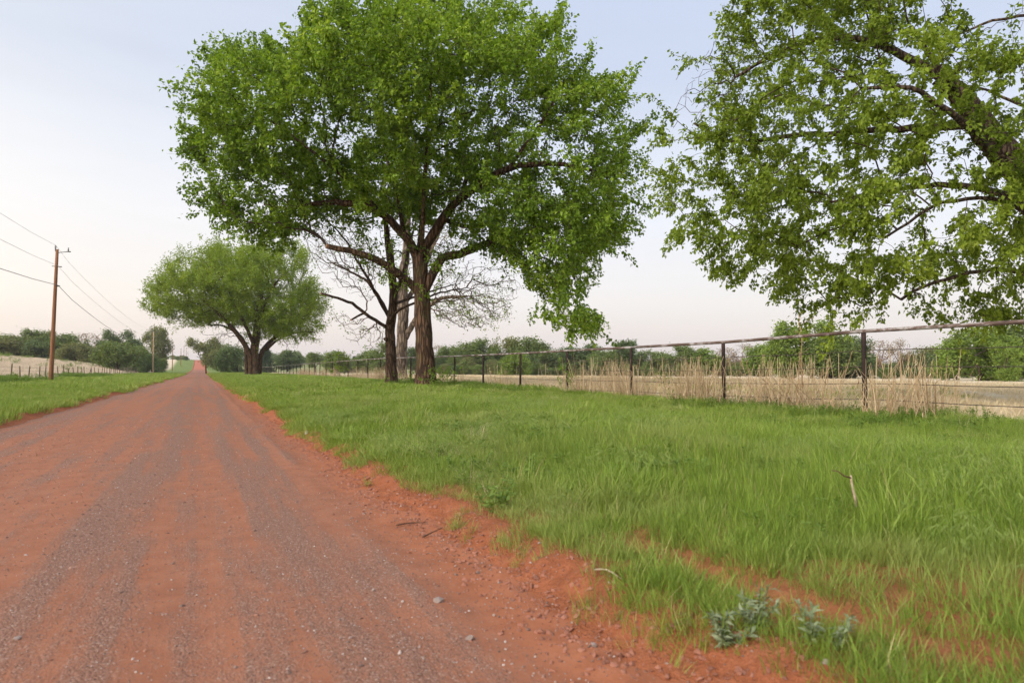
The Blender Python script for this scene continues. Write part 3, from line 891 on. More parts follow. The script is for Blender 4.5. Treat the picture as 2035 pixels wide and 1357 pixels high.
def right_tree():
    B = (2150, 800); Z = 20.0
    x, y, loc, poly, uvw = frame_tree(B, Z)
    root = empty('leaning_tree', (x, y, hz(x, y) - 0.05))
    tag(root, 'leaning thick-limbed green tree hanging over the pipe fence at the right edge', 'tree', 'big roadside trees')
    sk = Skeleton()
    G = lambda *pts: [loc(*p) for p in pts]
    sk.limb(G((2150, 805), (2150, 700), (2138, 560), (2100, 430), (2045, 340), (1985, 262), (1930, 190), (1882, 138)), 0.55, 0.27, 0.3, attach_from=0.5)
    sk.limb(G((2125, 500), (2060, 425, -0.6), (1990, 380, -1.0), (1930, 335, -1.2), (1872, 250, -1.4), (1810, 172, -1.6), (1760, 90, -1.6)), 0.17, 0.05, attach_from=0.35)
    sk.limb(G((1935, 338, -1.2), (1860, 292, -1.8), (1800, 268, -2.2), (1720, 232, -2.5), (1630, 235, -2.6)), 0.11, 0.04)
    sk.limb(G((2090, 415), (2030, 360, 0.8), (1960, 330, 1.5), (1860, 330, 2.2), (1740, 350, 2.6)), 0.13, 0.04, attach_from=0.3)
    sk.limb(G((2135, 550), (2000, 470, -1.5), (1880, 430, -2.4), (1760, 440, -2.8), (1660, 500, -2.8)), 0.085, 0.03, attach_from=0.35)
    sk.limb(G((2130, 580), (2035, 522, 0.6), (1905, 545, 1.0), (1832, 582, 1.0)), 0.085, 0.045, attach_from=0.4)
    sk.limb(G((1885, 140), (1800, 70, 0.4), (1700, 30, 0.8), (1580, 60, 1.0), (1490, 110, 1.0)), 0.15, 0.04)
    sk.limb(G((1960, 235), (1820, 200, 2.0), (1680, 180, 3.4), (1540, 190, 3.6), (1440, 160, 3.0)), 0.13, 0.04, attach_from=0.3)
    sk.limb(G((2148, 620), (2220, 480, 1.0), (2330, 360, 2.0), (2480, 280, 2.5)), 0.26, 0.06, attach_from=0.3)
    sk.limb(G((2140, 570), (2220, 330, -1.0), (2330, 120, -1.0), (2380, -40, -1.0)), 0.25, 0.06, attach_from=0.3)
    sk.limb(G((2146, 640), (2180, 520, -3.0), (2200, 400, -5.0), (2220, 280, -6.0)), 0.2, 0.06, attach_from=0.3)
    # bare grey limbs at the upper right
    sk.limb(G((2290, 200, -1.0), (2180, 60, -0.6), (2035, 20, -0.2), (1950, 38, 0.0), (1905, 60, 0.0), (1862, 72, 0.1)), 0.085, 0.02)
    sk.limb(G((2200, 380, -0.5), (2120, 230, 0.2), (2035, 163, 0.6), (1985, 138, 0.8), (1932, 130, 0.8)), 0.085, 0.025)
    nl = len(sk.p)
    outline = poly([(1330, 250), (1345, 235), (1400, 235), (1440, 180), (1455, 110), (1450, 20), (1460, -60), (1520, -150), (1650, -220), (1790, -200), (1830, -60), (1820, 20), (1835, 90), (1880, 160),
                    (1930, 230), (1990, 320), (2060, 330), (2180, 250), (2250, 60), (2330, -120), (2500, -120), (2650, 40), (2740, 250), (2700, 430), (2560, 550), (2350, 600), (2180, 640),
                    (2035, 640), (1960, 628), (1905, 628), (1880, 590), (1830, 530), (1800, 580), (1740, 595), (1670, 625), (1640, 660), (1600, 630), (1575, 585), (1580, 555),
                    (1505, 535), (1445, 490), (1380, 460), (1352, 420), (1350, 360), (1330, 290)])
    T = clustered(outline, 3700, 520, 0.56, 5.4, 3.2, 0.62, 0.6, 2, 0.3)
    T = np.vstack([T, outline_shoots(outline, 90, 0.05, 0.5, 1.0, 2.0, -0.2)])
    lane = poly([(1845, 110), (1920, 90), (2110, 300), (2110, 480), (2010, 430)])     # the leaning trunk shows clear of leaves
    ml = in_poly(lane, T[:, 0], T[:, 1]) & (T[:, 2] < 2.0)
    T = T[~ml | (rng.random(len(T)) < 0.06)]
    low = in_poly(poly([(1640, 440), (1800, 400), (2300, 400), (2300, 700), (1640, 700)]), T[:, 0], T[:, 1])
    T = T[~low | (rng.random(len(T)) < 0.62)]
    # thinner foliage towards the open pocket right of the hanging skirt
    hole = poly([(1530, 345), (1600, 360), (1600, 430), (1545, 430)])
    T = T[~in_poly(hole, T[:, 0], T[:, 1])]
    ex = []
    for px, py in ((1318, 180), (1312, 240), (1325, 265), (1345, 330), (1365, 130), (1350, 200), (1375, 95), (1480, 545), (1640, 650), (1650, 668), (1900, 645), (1960, 640), (1345, 390), (1330, 395), (1308, 385),
                   (1890, 90), (1925, 110), (1960, 200), (2020, 230), (1990, 80), (1940, 250)):
        ex.append([*poly([(px, py)])[0], rng.uniform(-1, 1)])
    Tw = uvw(np.vstack([T, np.array(ex)]))
    bare1 = uvw(fill_outline(poly([(1305, 190), (1340, 130), (1400, 70), (1450, 40), (1500, 100), (1480, 190), (1400, 230), (1320, 240)]), 130, 1.4, 1.0, 0.9, 0.1, 5))
    bare2 = uvw(fill_outline(poly([(1850, 60), (1900, 20), (1960, 0), (2080, -40), (2150, 80), (2120, 260), (2000, 260), (1930, 150)]), 150, 1.2, 1.0, 0.9, 0.1, 6))
    tips = sk.grow(Tw, 0.36, 0.35, 0.04, 0.05, 0.8)
    sk.grow(bare1, 0.30, 0.25, 0.02, 0.06)
    sk.grow(bare2, 0.25, 0.25, 0.02, 0.07)
    tb = sk.wood(0.006, 2.25, 0.11, nl)
    link('trunk', limb_mesh(sk, 'trunk', M['bark_right'], 1.3, 0.08, 22), root)
    c = loc(1950, 250)
    dz = (800 - 380) * Z / FPX
    ob, tw = leafy(sk, tips, 46, 0.128, 0.080, M['leaf_right'], 'crown', root, 0.42, 0.10, c, 0.6, 0.7, 0.065, dz)
    link('branches', join_tubes(tb, tw).mesh('branches', M['twig']), root)
    return root
right_tree()

def wayside_tree():
    B = (502, 743); Z = 104.0
    x, y, loc, poly, uvw = frame_tree(B, Z)
    root = empty('multi_trunk_tree', (x, y, hz(x, y) - 0.1))
    tag(root, 'round green tree on a thick cluster of trunks leaning over the dirt road', 'tree', 'big roadside trees')
    sk = Skeleton()
    G = lambda *pts: [loc(*p) for p in pts]
    sk.limb(G((507, 744), (506, 715), (506, 690), (509, 660), (512, 620), (518, 570)), 0.78, 0.28, 0.6, attach_from=0.45)
    sk.limb(G((501, 744, -0.4), (500, 715, -0.4), (497, 694, -0.6), (482, 664, -1.5), (455, 628, -2.5), (415, 592, -3.0)), 0.46, 0.12, 0.6, attach_from=0.4, free=True)
    sk.limb(G((487, 744, 0.8), (486, 712, 0.8), (483, 685, 0.8), (470, 662, 1.5), (430, 640, 2.0), (405, 640, 2.0)), 0.30, 0.09, 0.6, attach_from=0.6, free=True)
    sk.limb(G((512, 744, 0.5), (513, 715, 0.5), (517, 692, 0.9), (538, 662, 2.2), (585, 610, 4.0), (610, 590, 5.0)), 0.42, 0.12, 0.6, attach_from=0.4, free=True)
    sk.limb(G((507, 685), (500, 640, -3.0), (480, 580, -5.0), (460, 540, -5.5)), 0.3, 0.1, 0.6, attach_from=0.3)
    sk.limb(G((508, 680), (530, 630, -3.0), (560, 580, -5.0), (580, 550, -5.0)), 0.3, 0.1, 0.6, attach_from=0.3)
    sk.limb(G((509, 670), (490, 610, 3.0), (450, 560, 5.0), (430, 530, 6.0)), 0.28, 0.1, 0.6, attach_from=0.3)
    sk.limb(G((522, 690, 1.2), (560, 665, 0.0), (600, 655, -1.0), (630, 655, -1.0)), 0.18, 0.06, 0.6, attach_from=0.5)
    nl = len(sk.p)
    outline = poly([(297, 612), (322, 575), (334, 545), (370, 517), (410, 502), (440, 502), (470, 512), (490, 500), (530, 490), (570, 490), (600, 505), (612, 535), (630, 580), (645, 625), (642, 645),
                    (615, 655), (592, 668), (560, 665), (535, 655), (518, 662), (498, 660), (485, 648), (450, 635), (410, 632), (385, 645), (345, 632), (318, 620)])
    outline = [(u * 0.91, v) for u, v in outline]
    T = clustered(outline, 2500, 420, 1.5, 11.5, 7.0, 0.28, 0.65, 4, 0.35)
    T = np.vstack([T, outline_shoots(outline, 100, 0.2, 1.4, 3.0, 5.0), outline_fingers(outline, 90, 0.6, 2.0, 3.5, 9.0, 0.9, 0.6)])
    bare = uvw(fill_outline(poly([(400, 650), (470, 650), (480, 700), (440, 690), (410, 675)]), 80, 2.5, 2.0, 0.5, 0.1, 8))
    bare2 = uvw(fill_outline(poly([(540, 675), (640, 660), (620, 690), (575, 700)]), 60, 2.5, 2.0, 0.5, 0.1, 9))
    tips = sk.grow(uvw(T), 0.34, 0.9, 0.05, 0.08, 0.8)
    tb3 = sk.grow(np.vstack([bare, bare2]), 0.3, 0.7)
    tb = sk.wood(0.016, 2.3, 0.22, nl)
    link('trunk', limb_mesh(sk, 'trunk', M['bark_main'], 1.15, 0.16, 14), root)
    ob, tw = leafy(sk, tips, 42, 0.26, 0.16, M['leaf_far'], 'crown', root, 1.3, 0.5, loc(490, 610), 0.1, 0.6, 0.22)
    # ivy-like shoots over the forks
    sp = uvw(fill_outline(poly([(486, 684), (516, 676), (520, 640), (484, 640)]), 24, 1.2, 1.0, 0.5, 0.0, 12))
    A = np.repeat(sp, 14, 0) + rng.normal(0, 0.3, (24 * 14, 3))
    v, rnd = leaf_mesh('x', A, unit(rng.normal(0, 1, A.shape)), 0.26, 0.16, None)
    leaves_obj('trunk_shoots', v, rnd, M['leaf_sprout'], root)['kind'] = 'stuff'
    link('branches', join_tubes(tb, tw).mesh('branches', M['twig']), root)
wayside_tree()

def bare_tree():
    B = (779, 758); Z = 42.5
    x, y, loc, poly, uvw = frame_tree(B, Z)
    root = empty('bare_tree', (x, y, hz(x, y) - 0.05))
    tag(root, 'dark-trunked half-bare tree with broken limbs left of the big leafy tree', 'tree', 'big roadside trees')
    sk = Skeleton()
    G = lambda *pts: [loc(*p) for p in pts]
    sk.limb(G((779, 760), (777, 700), (775, 645), (780, 605), (781, 560), (774, 510), (766, 450), (760, 380)), 0.37, 0.12, 0.35, attach_from=0.55)
    sk.limb(G((772, 648), (750, 632, -0.5), (728, 618, -0.8), (706, 600, -1.0), (680, 590, -1.2), (651, 582, -1.4)), 0.125, 0.06, attach_from=0.2)
    sk.limb(G((728, 618, -0.8), (717, 624, -0.9), (706, 631, -1.0)), 0.07, 0.055, attach_from=0.9)
    sk.limb(G((774, 628), (757, 596, 0.5), (737, 567, 1.0), (714, 543, 1.4), (680, 525, 1.8), (640, 505, 2.0)), 0.13, 0.04, attach_from=0.3)
    sk.limb(G((771, 622), (753, 585, -0.6), (735, 548, -1.0), (716, 515, -1.3), (690, 470, -1.6), (650, 430, -1.8)), 0.11, 0.03, attach_from=0.3)
    sk.limb(G((773, 636, -0.3), (790, 618, -0.8), (812, 606, -1.2), (836, 597, -1.4), (880, 580, -1.5), (930, 570, -1.4)), 0.10, 0.03, attach_from=0.35)
    sk.limb(G((781, 585), (795, 545, 0.5), (805, 490, 1.0), (820, 420, 1.2)), 0.15, 0.05, attach_from=0.3)
    sk.limb(G((782, 598), (805, 585, 1.0), (840, 570, 1.5), (900, 550, 2.0)), 0.10, 0.03, attach_from=0.5)
    nl = len(sk.p)
    a = uvw(fill_outline(poly([(590, 430), (660, 400), (720, 420), (760, 520), (740, 600), (690, 580), (630, 530), (600, 490)]), 750, 3.2, 2.0, 0.6, 0.1, 14))
    b = uvw(fill_outline(poly([(860, 560), (940, 500), (1010, 520), (1040, 570), (1010, 625), (950, 655), (880, 640), (850, 600)]), 700, 2.6, 2.0, 0.6, 0.1, 15))
    c = uvw(fill_outline(poly([(690, 400), (760, 330), (900, 340), (960, 420), (880, 520), (800, 500), (740, 480)]), 420, 3.0, 2.5, 0.5, 0.1, 16))
    d = uvw(fill_outline(poly([(650, 600), (760, 640), (770, 700), (700, 680), (660, 640)]), 170, 1.6, 1.0, 0.7, 0.1, 17))
    tips = sk.grow(np.vstack([a, b, c, d]), 0.22, 0.4, 0.03, 0.07)
    tb = sk.wood(0.0105, 2.6, 0.075, nl)
    link('trunk', limb_mesh(sk, 'trunk', M['bark_dark'], 1.2, 0.09, 16), root)
    link('branches', tb.mesh('branches', M['twig_pale']), root)
    sel = rng.choice(tips, 190, replace=False)
    ob, tw = leafy(sk, sel, 9, 0.13, 0.08, M['leaf_main'], 'crown', root, 0.4, 0.1, loc(780, 500), 0.4)
    for pp, qq, r in (((651, 582, -1.4), (648, 581, -1.42), 0.06), ((706, 631, -1.0), (703.5, 632.5, -1.02), 0.056)):
        e = Tubes()
        e.add(np.stack([loc(*pp), loc(*qq)]), np.array([r * 1.02, r * 0.8]), 8, 0.2)
        link('broken_end', e.mesh('broken_end', M['cut_wood']), root)
    for px, py in ((768, 668), (781, 669)):            # knots left by cut limbs
        e = Tubes()
        s = loc(px, py, -0.33); nrm = -CF * 0.10
        e.add(np.stack([s + CF * 0.15, s + nrm]), np.array([0.15, 0.11]), 10, 0.15)
        link('knot', e.mesh('knot', M['bark_dark']), root)
bare_tree()

def grey_tree():
    B = (797, 752); Z = 53.0
    x, y, loc, poly, uvw = frame_tree(B, Z)
    root = empty('grey_tree', (x, y, hz(x, y) - 0.05))
    tag(root, 'thick weathered grey tree behind the fence between the two brown trunks', 'tree', 'big roadside trees')
    sk = Skeleton()
    G = lambda *pts: [loc(*p) for p in pts]
    sk.limb(G((797, 755), (797, 710), (799, 670), (800, 640), (802, 600), (800, 550), (806, 490), (810, 420)), 0.50, 0.2, 0.4, attach_from=0.45)
    sk.limb(G((803, 668), (822, 640, -0.5), (845, 612, -0.8), (880, 590, -1.0), (930, 585, -1.0)), 0.27, 0.08, 0.4, attach_from=0.4)
    sk.limb(G((799, 630), (785, 590, 1.0), (775, 530, 1.4), (770, 460, 1.5)), 0.22, 0.07, 0.4, attach_from=0.3)
    sk.limb(G((802, 600), (830, 545, 0.8), (860, 470, 1.2), (890, 400, 1.4)), 0.2, 0.07, 0.4, attach_from=0.3)
    nl = len(sk.p)
    a = uvw(fill_outline(poly([(840, 600), (900, 570), (990, 580), (1030, 620), (980, 650), (880, 640)]), 350, 2.5, 2.0, 0.6, 0.1, 24))
    c = uvw(fill_outline(poly([(690, 480), (720, 390), (800, 340), (930, 350), (970, 440), (930, 540), (860, 580), (740, 560)]), 500, 4.5, 3.0, 0.5, 0.1, 26))
    tips = sk.grow(np.vstack([a, c]), 0.22, 0.5, 0.03, 0.07)
    tb = sk.wood(0.010, 2.3, 0.12, nl)
    link('trunk', limb_mesh(sk, 'trunk', M['bark_grey'], 1.1, 0.16, 16), root)
    link('branches', tb.mesh('branches', M['twig_pale']), root)
    sel = rng.choice(tips, 200, replace=False)
    leafy(sk, sel, 9, 0.15, 0.09, M['leaf_right'], 'crown', root, 0.4, 0.1, loc(800, 500), 0.4)
grey_tree()

# ------------------------------------------------------------------ pipe fence on the right
FX = 13.2
def pipe_fence():
    ys = [1.5, 5.95] + [10.4 + 4.44 * i for i in range(46)]
    rail_rel = lambda y: np.interp(y, [0, 5, 10.4, 14.8, 19.3, 23.8, 28, 36, 55, 90, 150, 220], [1.97, 1.95, 1.92, 1.82, 1.79, 1.77, 1.74, 1.73, 1.78, 1.55, 1.05, 0.85])
    root = empty('pipe_fence', (FX, 10.4, hz(FX, 10.4)))
    tag(root, 'weathered pipe fence with one top rail, dark posts and wire strands', 'fence')
    ox, oy, oz = root.location
    yy = np.arange(-0.5, ys[-1] + 0.3, 0.75)
    rz_ = rail_rel(yy) + 0.010 * (vnoise(yy * 0.5, yy * 0, 61) - 0.5)
    # each span of rail is a length of pipe, welded over a post
    me_post = Tubes(); me_post.add(np.array([[0, 0, -0.35], [0, 0, 0.5], [0, 0, 1.0]]), 0.050, 12)
    pm = me_post.mesh('post', M['post'])
    spans = [-0.5] + ys[1::3] + [ys[-1]]
    for a, b in zip(spans[:-1], spans[1:]):
        t = np.linspace(a, b, 10)
        z = rail_rel(t)
        tb = Tubes(); tb.add(np.stack([np.zeros(10), t - oy, z - oz], 1), 0.041, 12, 0.03)
        link('top_rail', tb.mesh('top_rail', M['pipe']), root)
    for y in ys:
        g = hz(FX, y); top = float(rail_rel(y)) - 0.035
        o = link('post', pm, root)
        o.location = (rng.uniform(-0.02, 0.02), y - oy, g - oz)
        o.scale = (1, 1, top - g)
        o.rotation_euler = (rng.normal(0, 0.006), rng.normal(0, 0.006), rng.uniform(0, 6))
    for k, dz in enumerate((0.43, 0.78, 1.15, 1.50)):
        t = np.arange(-0.5, ys[-1], 1.1)
        sag = 0.012 * np.sin(t * 1.415)
        tb = Tubes(); tb.add(np.stack([np.full(len(t), 0.057), t - oy, np.maximum(rail_rel(t) - dz, H(t * 0 + FX, t) + 0.05) + sag - oz], 1), 0.0085, 5)
        link('wire', tb.mesh('wire', M['wire']), root)
pipe_fence()

# ------------------------------------------------------------------ stake fence on the left
def stake_fence():
    X0 = -13.6
    root = empty('stake_fence', (X0, 60.0, hz(X0, 60.0)))
    tag(root, 'old wooden stake fence with wire along the pale left-hand field', 'fence')
    ox, oy, oz = root.location
    tb = Tubes(); tb.add(np.array([[0, 0, -0.3], [0.01, 0.01, 0.4], [0, 0, 0.9], [0.005, 0, 1.0]]), np.array([0.055, 0.05, 0.045, 0.03]), 7, 0.12)
    pm = tb.mesh('stake', M['stake'])
    ys = []; y = 34.0
    while y < 190: ys.append(y); y += 3.1 + rng.uniform(-0.5, 0.5)
    for y in ys:
        o = link('stake', pm, root)
        x = X0 + rng.uniform(-0.1, 0.1)
        o.location = (x - ox, y - oy, hz(x, y) - oz)
        o.scale = (1, 1, rng.uniform(1.15, 1.45))
        o.rotation_euler = (rng.normal(0, 0.06), rng.normal(0.03, 0.08), rng.uniform(0, 6))
    for h in (0.45, 0.8, 1.08):
        t = np.arange(30, 190, 3.0)
        w = Tubes(); w.add(np.stack([np.full(len(t), 0.06), t - oy, H(t * 0 + X0, t) + h - oz], 1), 0.006, 4)
        link('wire', w.mesh('wire', M['wire']), root)
stake_fence()

# ------------------------------------------------------------------ utility poles and lines
PX = -10.0
POLES = [(59.4, 'pole', 'tall brown wooden utility pole standing nearest, at the left verge'),
         (175.0, 'pole_pale', 'pale wooden utility pole, second along the line, before the open tree pair'),
         (288.0, 'pole', 'third utility pole along the line, with a short crossarm, beside the field'),
         (403.0, 'pole', 'fourth utility pole along the line, at the foot of the hill'),
         (470.0, 'pole', 'fifth utility pole along the line, half way up the far hill'),
         (540.0, 'pole', 'sixth utility pole along the line, near the hill crest'),
         (610.0, 'pole', 'farthest utility pole, just over the hill crest')]
def pole_top(y):
    return hz(PX, y) + np.interp(y, [59, 175, 288, 403, 700], [9.75, 9.6, 9.4, 9.0, 9.0])
def pole(y, matn, label, i):
    g = hz(PX, y); top = pole_top(y)
    root = empty('utility_pole', (PX, y, g))
    tag(root, label, 'utility pole', 'utility poles along the road')
    h = top - g
    tb = Tubes()
    zs = np.linspace(-0.5, h, 9)
    lean = 0.20 * (zs / h) if i == 0 else 0 * zs
    tb.add(np.stack([lean, 0 * zs, zs], 1), np.linspace(0.16, 0.10, 9), 14)
    link('shaft', tb.mesh('shaft', M[matn]), root)
    lx = 0.20 if i == 0 else 0.0
    if i < 3:
        a = Tubes()
        a.add(np.array([[lx, 0, h - 0.25], [lx + 0.45, -0.02, h - 0.16], [lx + 0.78, -0.04, h - 0.12]]), 0.028, 6)
        a.add(np.array([[lx + 0.60, -0.03, h - 0.13], [lx + 0.86, -0.04, h - 0.12]]), 0.04, 6)
        link('bracket_arm', a.mesh('bracket_arm', M['iron']), root)
        b = Tubes()
        b.add(np.array([[lx + 0.70, -0.04, h - 0.12], [lx + 0.70, -0.04, h + 0.0], [lx + 0.70, -0.04, h + 0.05], [lx + 0.70, -0.04, h + 0.17]]), np.array([0.03, 0.06, 0.045, 0.035]), 8)
        link('insulator', b.mesh('insulator', M['ceramic']), root)
        b = Tubes()
        b.add(np.array([[lx - 0.10, -0.05, h - 0.15], [lx - 0.10, -0.05, h + 0.05], [lx - 0.10, -0.05, h + 0.15], [lx - 0.10, -0.05, h + 0.3]]), np.array([0.03, 0.05, 0.065, 0.04]), 8)
        link('insulator', b.mesh('insulator', M['ceramic']), root)
        b = Tubes()
        b.add(np.array([[lx - 0.30, 0, h - 1.25], [lx + 0.32, 0, h - 1.27]]), 0.035, 6)
        link('neutral_bracket', b.mesh('neutral_bracket', M['iron']), root)
        b = Tubes()
        b.add(np.array([[lx - 0.05, 0, h - 2.7], [lx + 0.22, 0, h - 2.7]]), 0.05, 6)
        link('cable_clamp', b.mesh('cable_clamp', M['iron']), root)
    elif i < 8:
        a = Tubes(); a.add(np.array([[-0.4, 0, h - 0.3], [0.4, 0, h - 0.3]]), 0.05, 6)
        link('bracket_arm', a.mesh('bracket_arm', M['iron']), root)
for i, (y, m, l) in enumerate(POLES): pole(y, m, l, i)

def cable(name, label, dx, dz, r, mat, sag):
    ys = [-56.0] + [p[0] for p in POLES]
    tops = [pole_top(59.4)] + [pole_top(y) for y in ys[1:]]
    pts = []
    for (a, za), (b, zb) in zip(zip(ys[:-1], tops[:-1]), zip(ys[1:], tops[1:])):
        s = np.linspace(0, 1, 17)[:-1]
        L = (b - a) / 115.0
        for k in s:
            pts.append((PX + dx + (0.2 if (a > 0 and k == 0 and a < 60) else 0), a + (b - a) * k, za + (zb - za) * k + dz - sag * L * L * 4 * k * (1 - k)))
    pts.append((PX + dx, ys[-1], tops[-1] + dz))
    pts = np.array(pts)
    tb = Tubes(); o = pts[16]
    tb.add(pts - o, r, 5)
    ob = link(name, tb.mesh(name, mat)); ob.location = o
    tag(ob, label, 'power line', 'lines strung between the utility poles')
cable('power_line', 'thin uppermost power line on top of the utility poles', -0.1, 0.30, 0.010, M['line_thin'], 1.3)
cable('power_line', 'thin middle power line on the side brackets of the poles', 0.1, -1.22, 0.011, M['line_thin'], 1.3)
cable('power_line', 'thick dark lowest cable strung along the utility poles', 0.12, -2.65, 0.020, M['line'], 1.6)

# ------------------------------------------------------------------ trees of the background
def lobes(n, spec, seed, clump=0.5):
    """targets inside a union of ellipsoids: (cx, cy, cz, rx, ry, rz)"""
    out = []
    spec = np.asarray(spec, float)
    vol = spec[:, 3] * spec[:, 4] * spec[:, 5]; pr = vol ** 0.8 / (vol ** 0.8).sum()
    k = rng.choice(len(spec), n * 3, p=pr)
    d = unit(rng.normal(0, 1, (n * 3, 3))); r = rng.uniform(0.25, 1, n * 3) ** 0.4
    P = spec[k, :3] + d * r[:, None] * spec[k, 3:]
    P = P[P[:, 2] > 0.12]
    P = P[noise3(P + 30, clump, seed) > 0.46]
    return P[:n]

def archetype(style, seed):
    """unit-height tree (1 m tall, crown about 1 m wide): wood tubes + leaf quads"""
    global rng
    old = rng; rng = np.random.default_rng(seed)
    S = 8.0
    sk = Skeleton()
    j = lambda a: rng.normal(0, a)
    if style == 'round':
        sk.limb([(0, 0, -0.3), (j(.1), j(.1), 1.5), (j(.3), j(.3), 3.2)], 0.22, 0.12, 0.5, attach_from=0.35)
        sp = [(j(.4), j(.4), 4.2, 3.0, 3.0, 3.3)] + [(rng.uniform(-2.4, 2.4), rng.uniform(-2, 2), rng.uniform(1.2, 6.6), 1.5, 1.5, 1.2) for _ in range(8)]
        T = lobes(420, sp, seed, 0.6); per, L = 24, 0.34
    elif style == 'bush':
        sk.limb([(0, 0, -0.3), (0, 0, 0.8), (j(.3), j(.3), 2.0)], 0.2, 0.1, 0.4, attach_from=0.1)
        sp = [(0, 0, 3.6, 3.4, 3.4, 3.6)] + [(rng.uniform(-2.8, 2.8), rng.uniform(-2.4, 2.4), rng.uniform(1, 5.5), 1.4, 1.4, 1.3) for _ in range(8)]
        T = lobes(460, sp, seed, 0.6); per, L = 24, 0.33
    elif style == 'tall':
        sk.limb([(0, 0, -0.3), (j(.1), j(.1), 2.5), (j(.3), j(.3), 5.0), (j(.3), j(.3), 6.6)], 0.2, 0.06, 0.5, attach_from=0.3)
        sp = [(rng.uniform(-1.2, 1.2), rng.uniform(-1.2, 1.2), z, 1.4, 1.4, 1.1) for z in np.linspace(1.6, 7.0, 8)]
        T = lobes(280, sp, seed, 0.6); per, L = 20, 0.33
    elif style == 'open':
        sk.limb([(0, 0, -0.3), (j(.1), j(.1), 1.8), (j(.4), j(.3), 3.6)], 0.2, 0.1, 0.5, attach_from=0.5)
        sk.limb([(0, 0, 2.0), (1.2, .3, 4.0), (1.9, .5, 6.0)], 0.12, 0.05, 0.5, attach_from=0.3)
        sk.limb([(0, 0, 1.8), (-1.3, -.2, 3.6), (-2.2, .2, 5.2)], 0.12, 0.05, 0.5, attach_from=0.3)
        sp = [(rng.uniform(-2.6, 2.6), rng.uniform(-2, 2), rng.uniform(2.6, 7.2), 1.1, 1.1, 0.85) for _ in range(13)]
        T = lobes(300, sp, seed, 0.6); per, L = 18, 0.34
    elif style == 'bare':
        sk.limb([(0, 0, -0.3), (j(.1), j(.1), 2.2), (j(.4), j(.3), 4.6)], 0.22, 0.10, 0.5, attach_from=0.4)
        sk.limb([(0, 0, 2.4), (1.3, .3, 4.2), (2.3, .5, 6.0)], 0.12, 0.05, 0.5, attach_from=0.3)
        sk.limb([(0, 0, 2.2), (-1.3, -.2, 4.0), (-2.4, .2, 5.8)], 0.12, 0.05, 0.5, attach_from=0.3)
        sp = [(0, 0, 5.2, 3.2, 3.0, 2.6)]
        T = lobes(330, sp, seed, 0.7); per, L = 2.2, 0.26
    elif style == 'cedar':
        sk.limb([(0, 0, -0.3), (0, 0, 4.0), (0, 0, 7.6)], 0.15, 0.03, 0.4, attach_from=0.1)
        z = rng.uniform(0.4, 7.8, 330); a = rng.uniform(0, 6.28, 330); r = (1 - z / 8.2) ** 0.8 * 2.2 * rng.uniform(0.4, 1.1, 330)
        T = np.stack([np.cos(a) * r, np.sin(a) * r, z], 1); per, L = 14, 0.34
    nl = len(sk.p)
    tips = sk.grow(T, 0.35, 0.8, 0.05, 0.08)
    tb = join_tubes(sk.wood(0.02 if style != 'bare' else 0.024, 2.3, 0.12, nl))
    for C, rad in sk.limbs: tb.add(C, rad, 7)
    P = np.array(sk.p); tip = P[tips]
    cnt = rng.poisson(per, len(tip)); ii = np.repeat(np.arange(len(tip)), cnt)
    A = tip[ii] + rng.normal(0, 0.34 if style != 'cedar' else 0.22, (len(ii), 3))
    v, rnd = leaf_mesh('l', A, unit(tip[ii] - np.array([0, 0, 3.5])), L, L * 0.62, None, 0.1, 1.2)
    mw = mesh_np('trunk_' + style, np.vstack(tb.v) / S, np.concatenate(tb.l), np.concatenate(tb.s), M['twig_pale'] if style == 'bare' else M['twig'])
    ml = {}
    n = len(v) // 4
    wid = float(np.percentile(np.abs(v[:, :2]), 97)) * 2 / S
    top = float(np.percentile(v[:, 2], 99.7)) / S
    rng = old
    return dict(wood=mw, v=v / S, rnd=rnd, n=n, wid=wid, top=top, leaf=ml, style=style)

ARCH = {}
for st, k in (('round', 3), ('bush', 2), ('tall', 2), ('open', 2), ('bare', 2), ('cedar', 1)):
    ARCH[st] = [archetype(st, 100 + 10 * i + len(st)) for i in range(k)]

def leaf_data(a, colour):
    if colour not in a['leaf']:
        a['leaf'][colour] = mesh_np('crown_%s_%s' % (a['style'], colour), a['v'], np.arange(a['n'] * 4), np.full(a['n'], 4), BG[colour], False, {'rnd': a['rnd']})
    return a['leaf'][colour]

def bg_tree(name, px, top, Z, wpx, style, var, colour, label, group, sink=0.0, cat='tree'):
    x, y = at(px, Z)
    g = hz(x, y) - sink
    h = CAM_H + (HORIZ - top) * Z / FPX - g
    a = ARCH[style][var % len(ARCH[style])]
    w = wpx / FPX * Z
    root = empty(name, (x, y, g), rng.uniform(0, 6.28))
    root.scale = (w / a['wid'], w / a['wid'], h / a['top'])
    tag(root, label, cat, group)
    link('trunk', a['wood'], root)
    link('crown', leaf_data(a, colour), root)
    return root

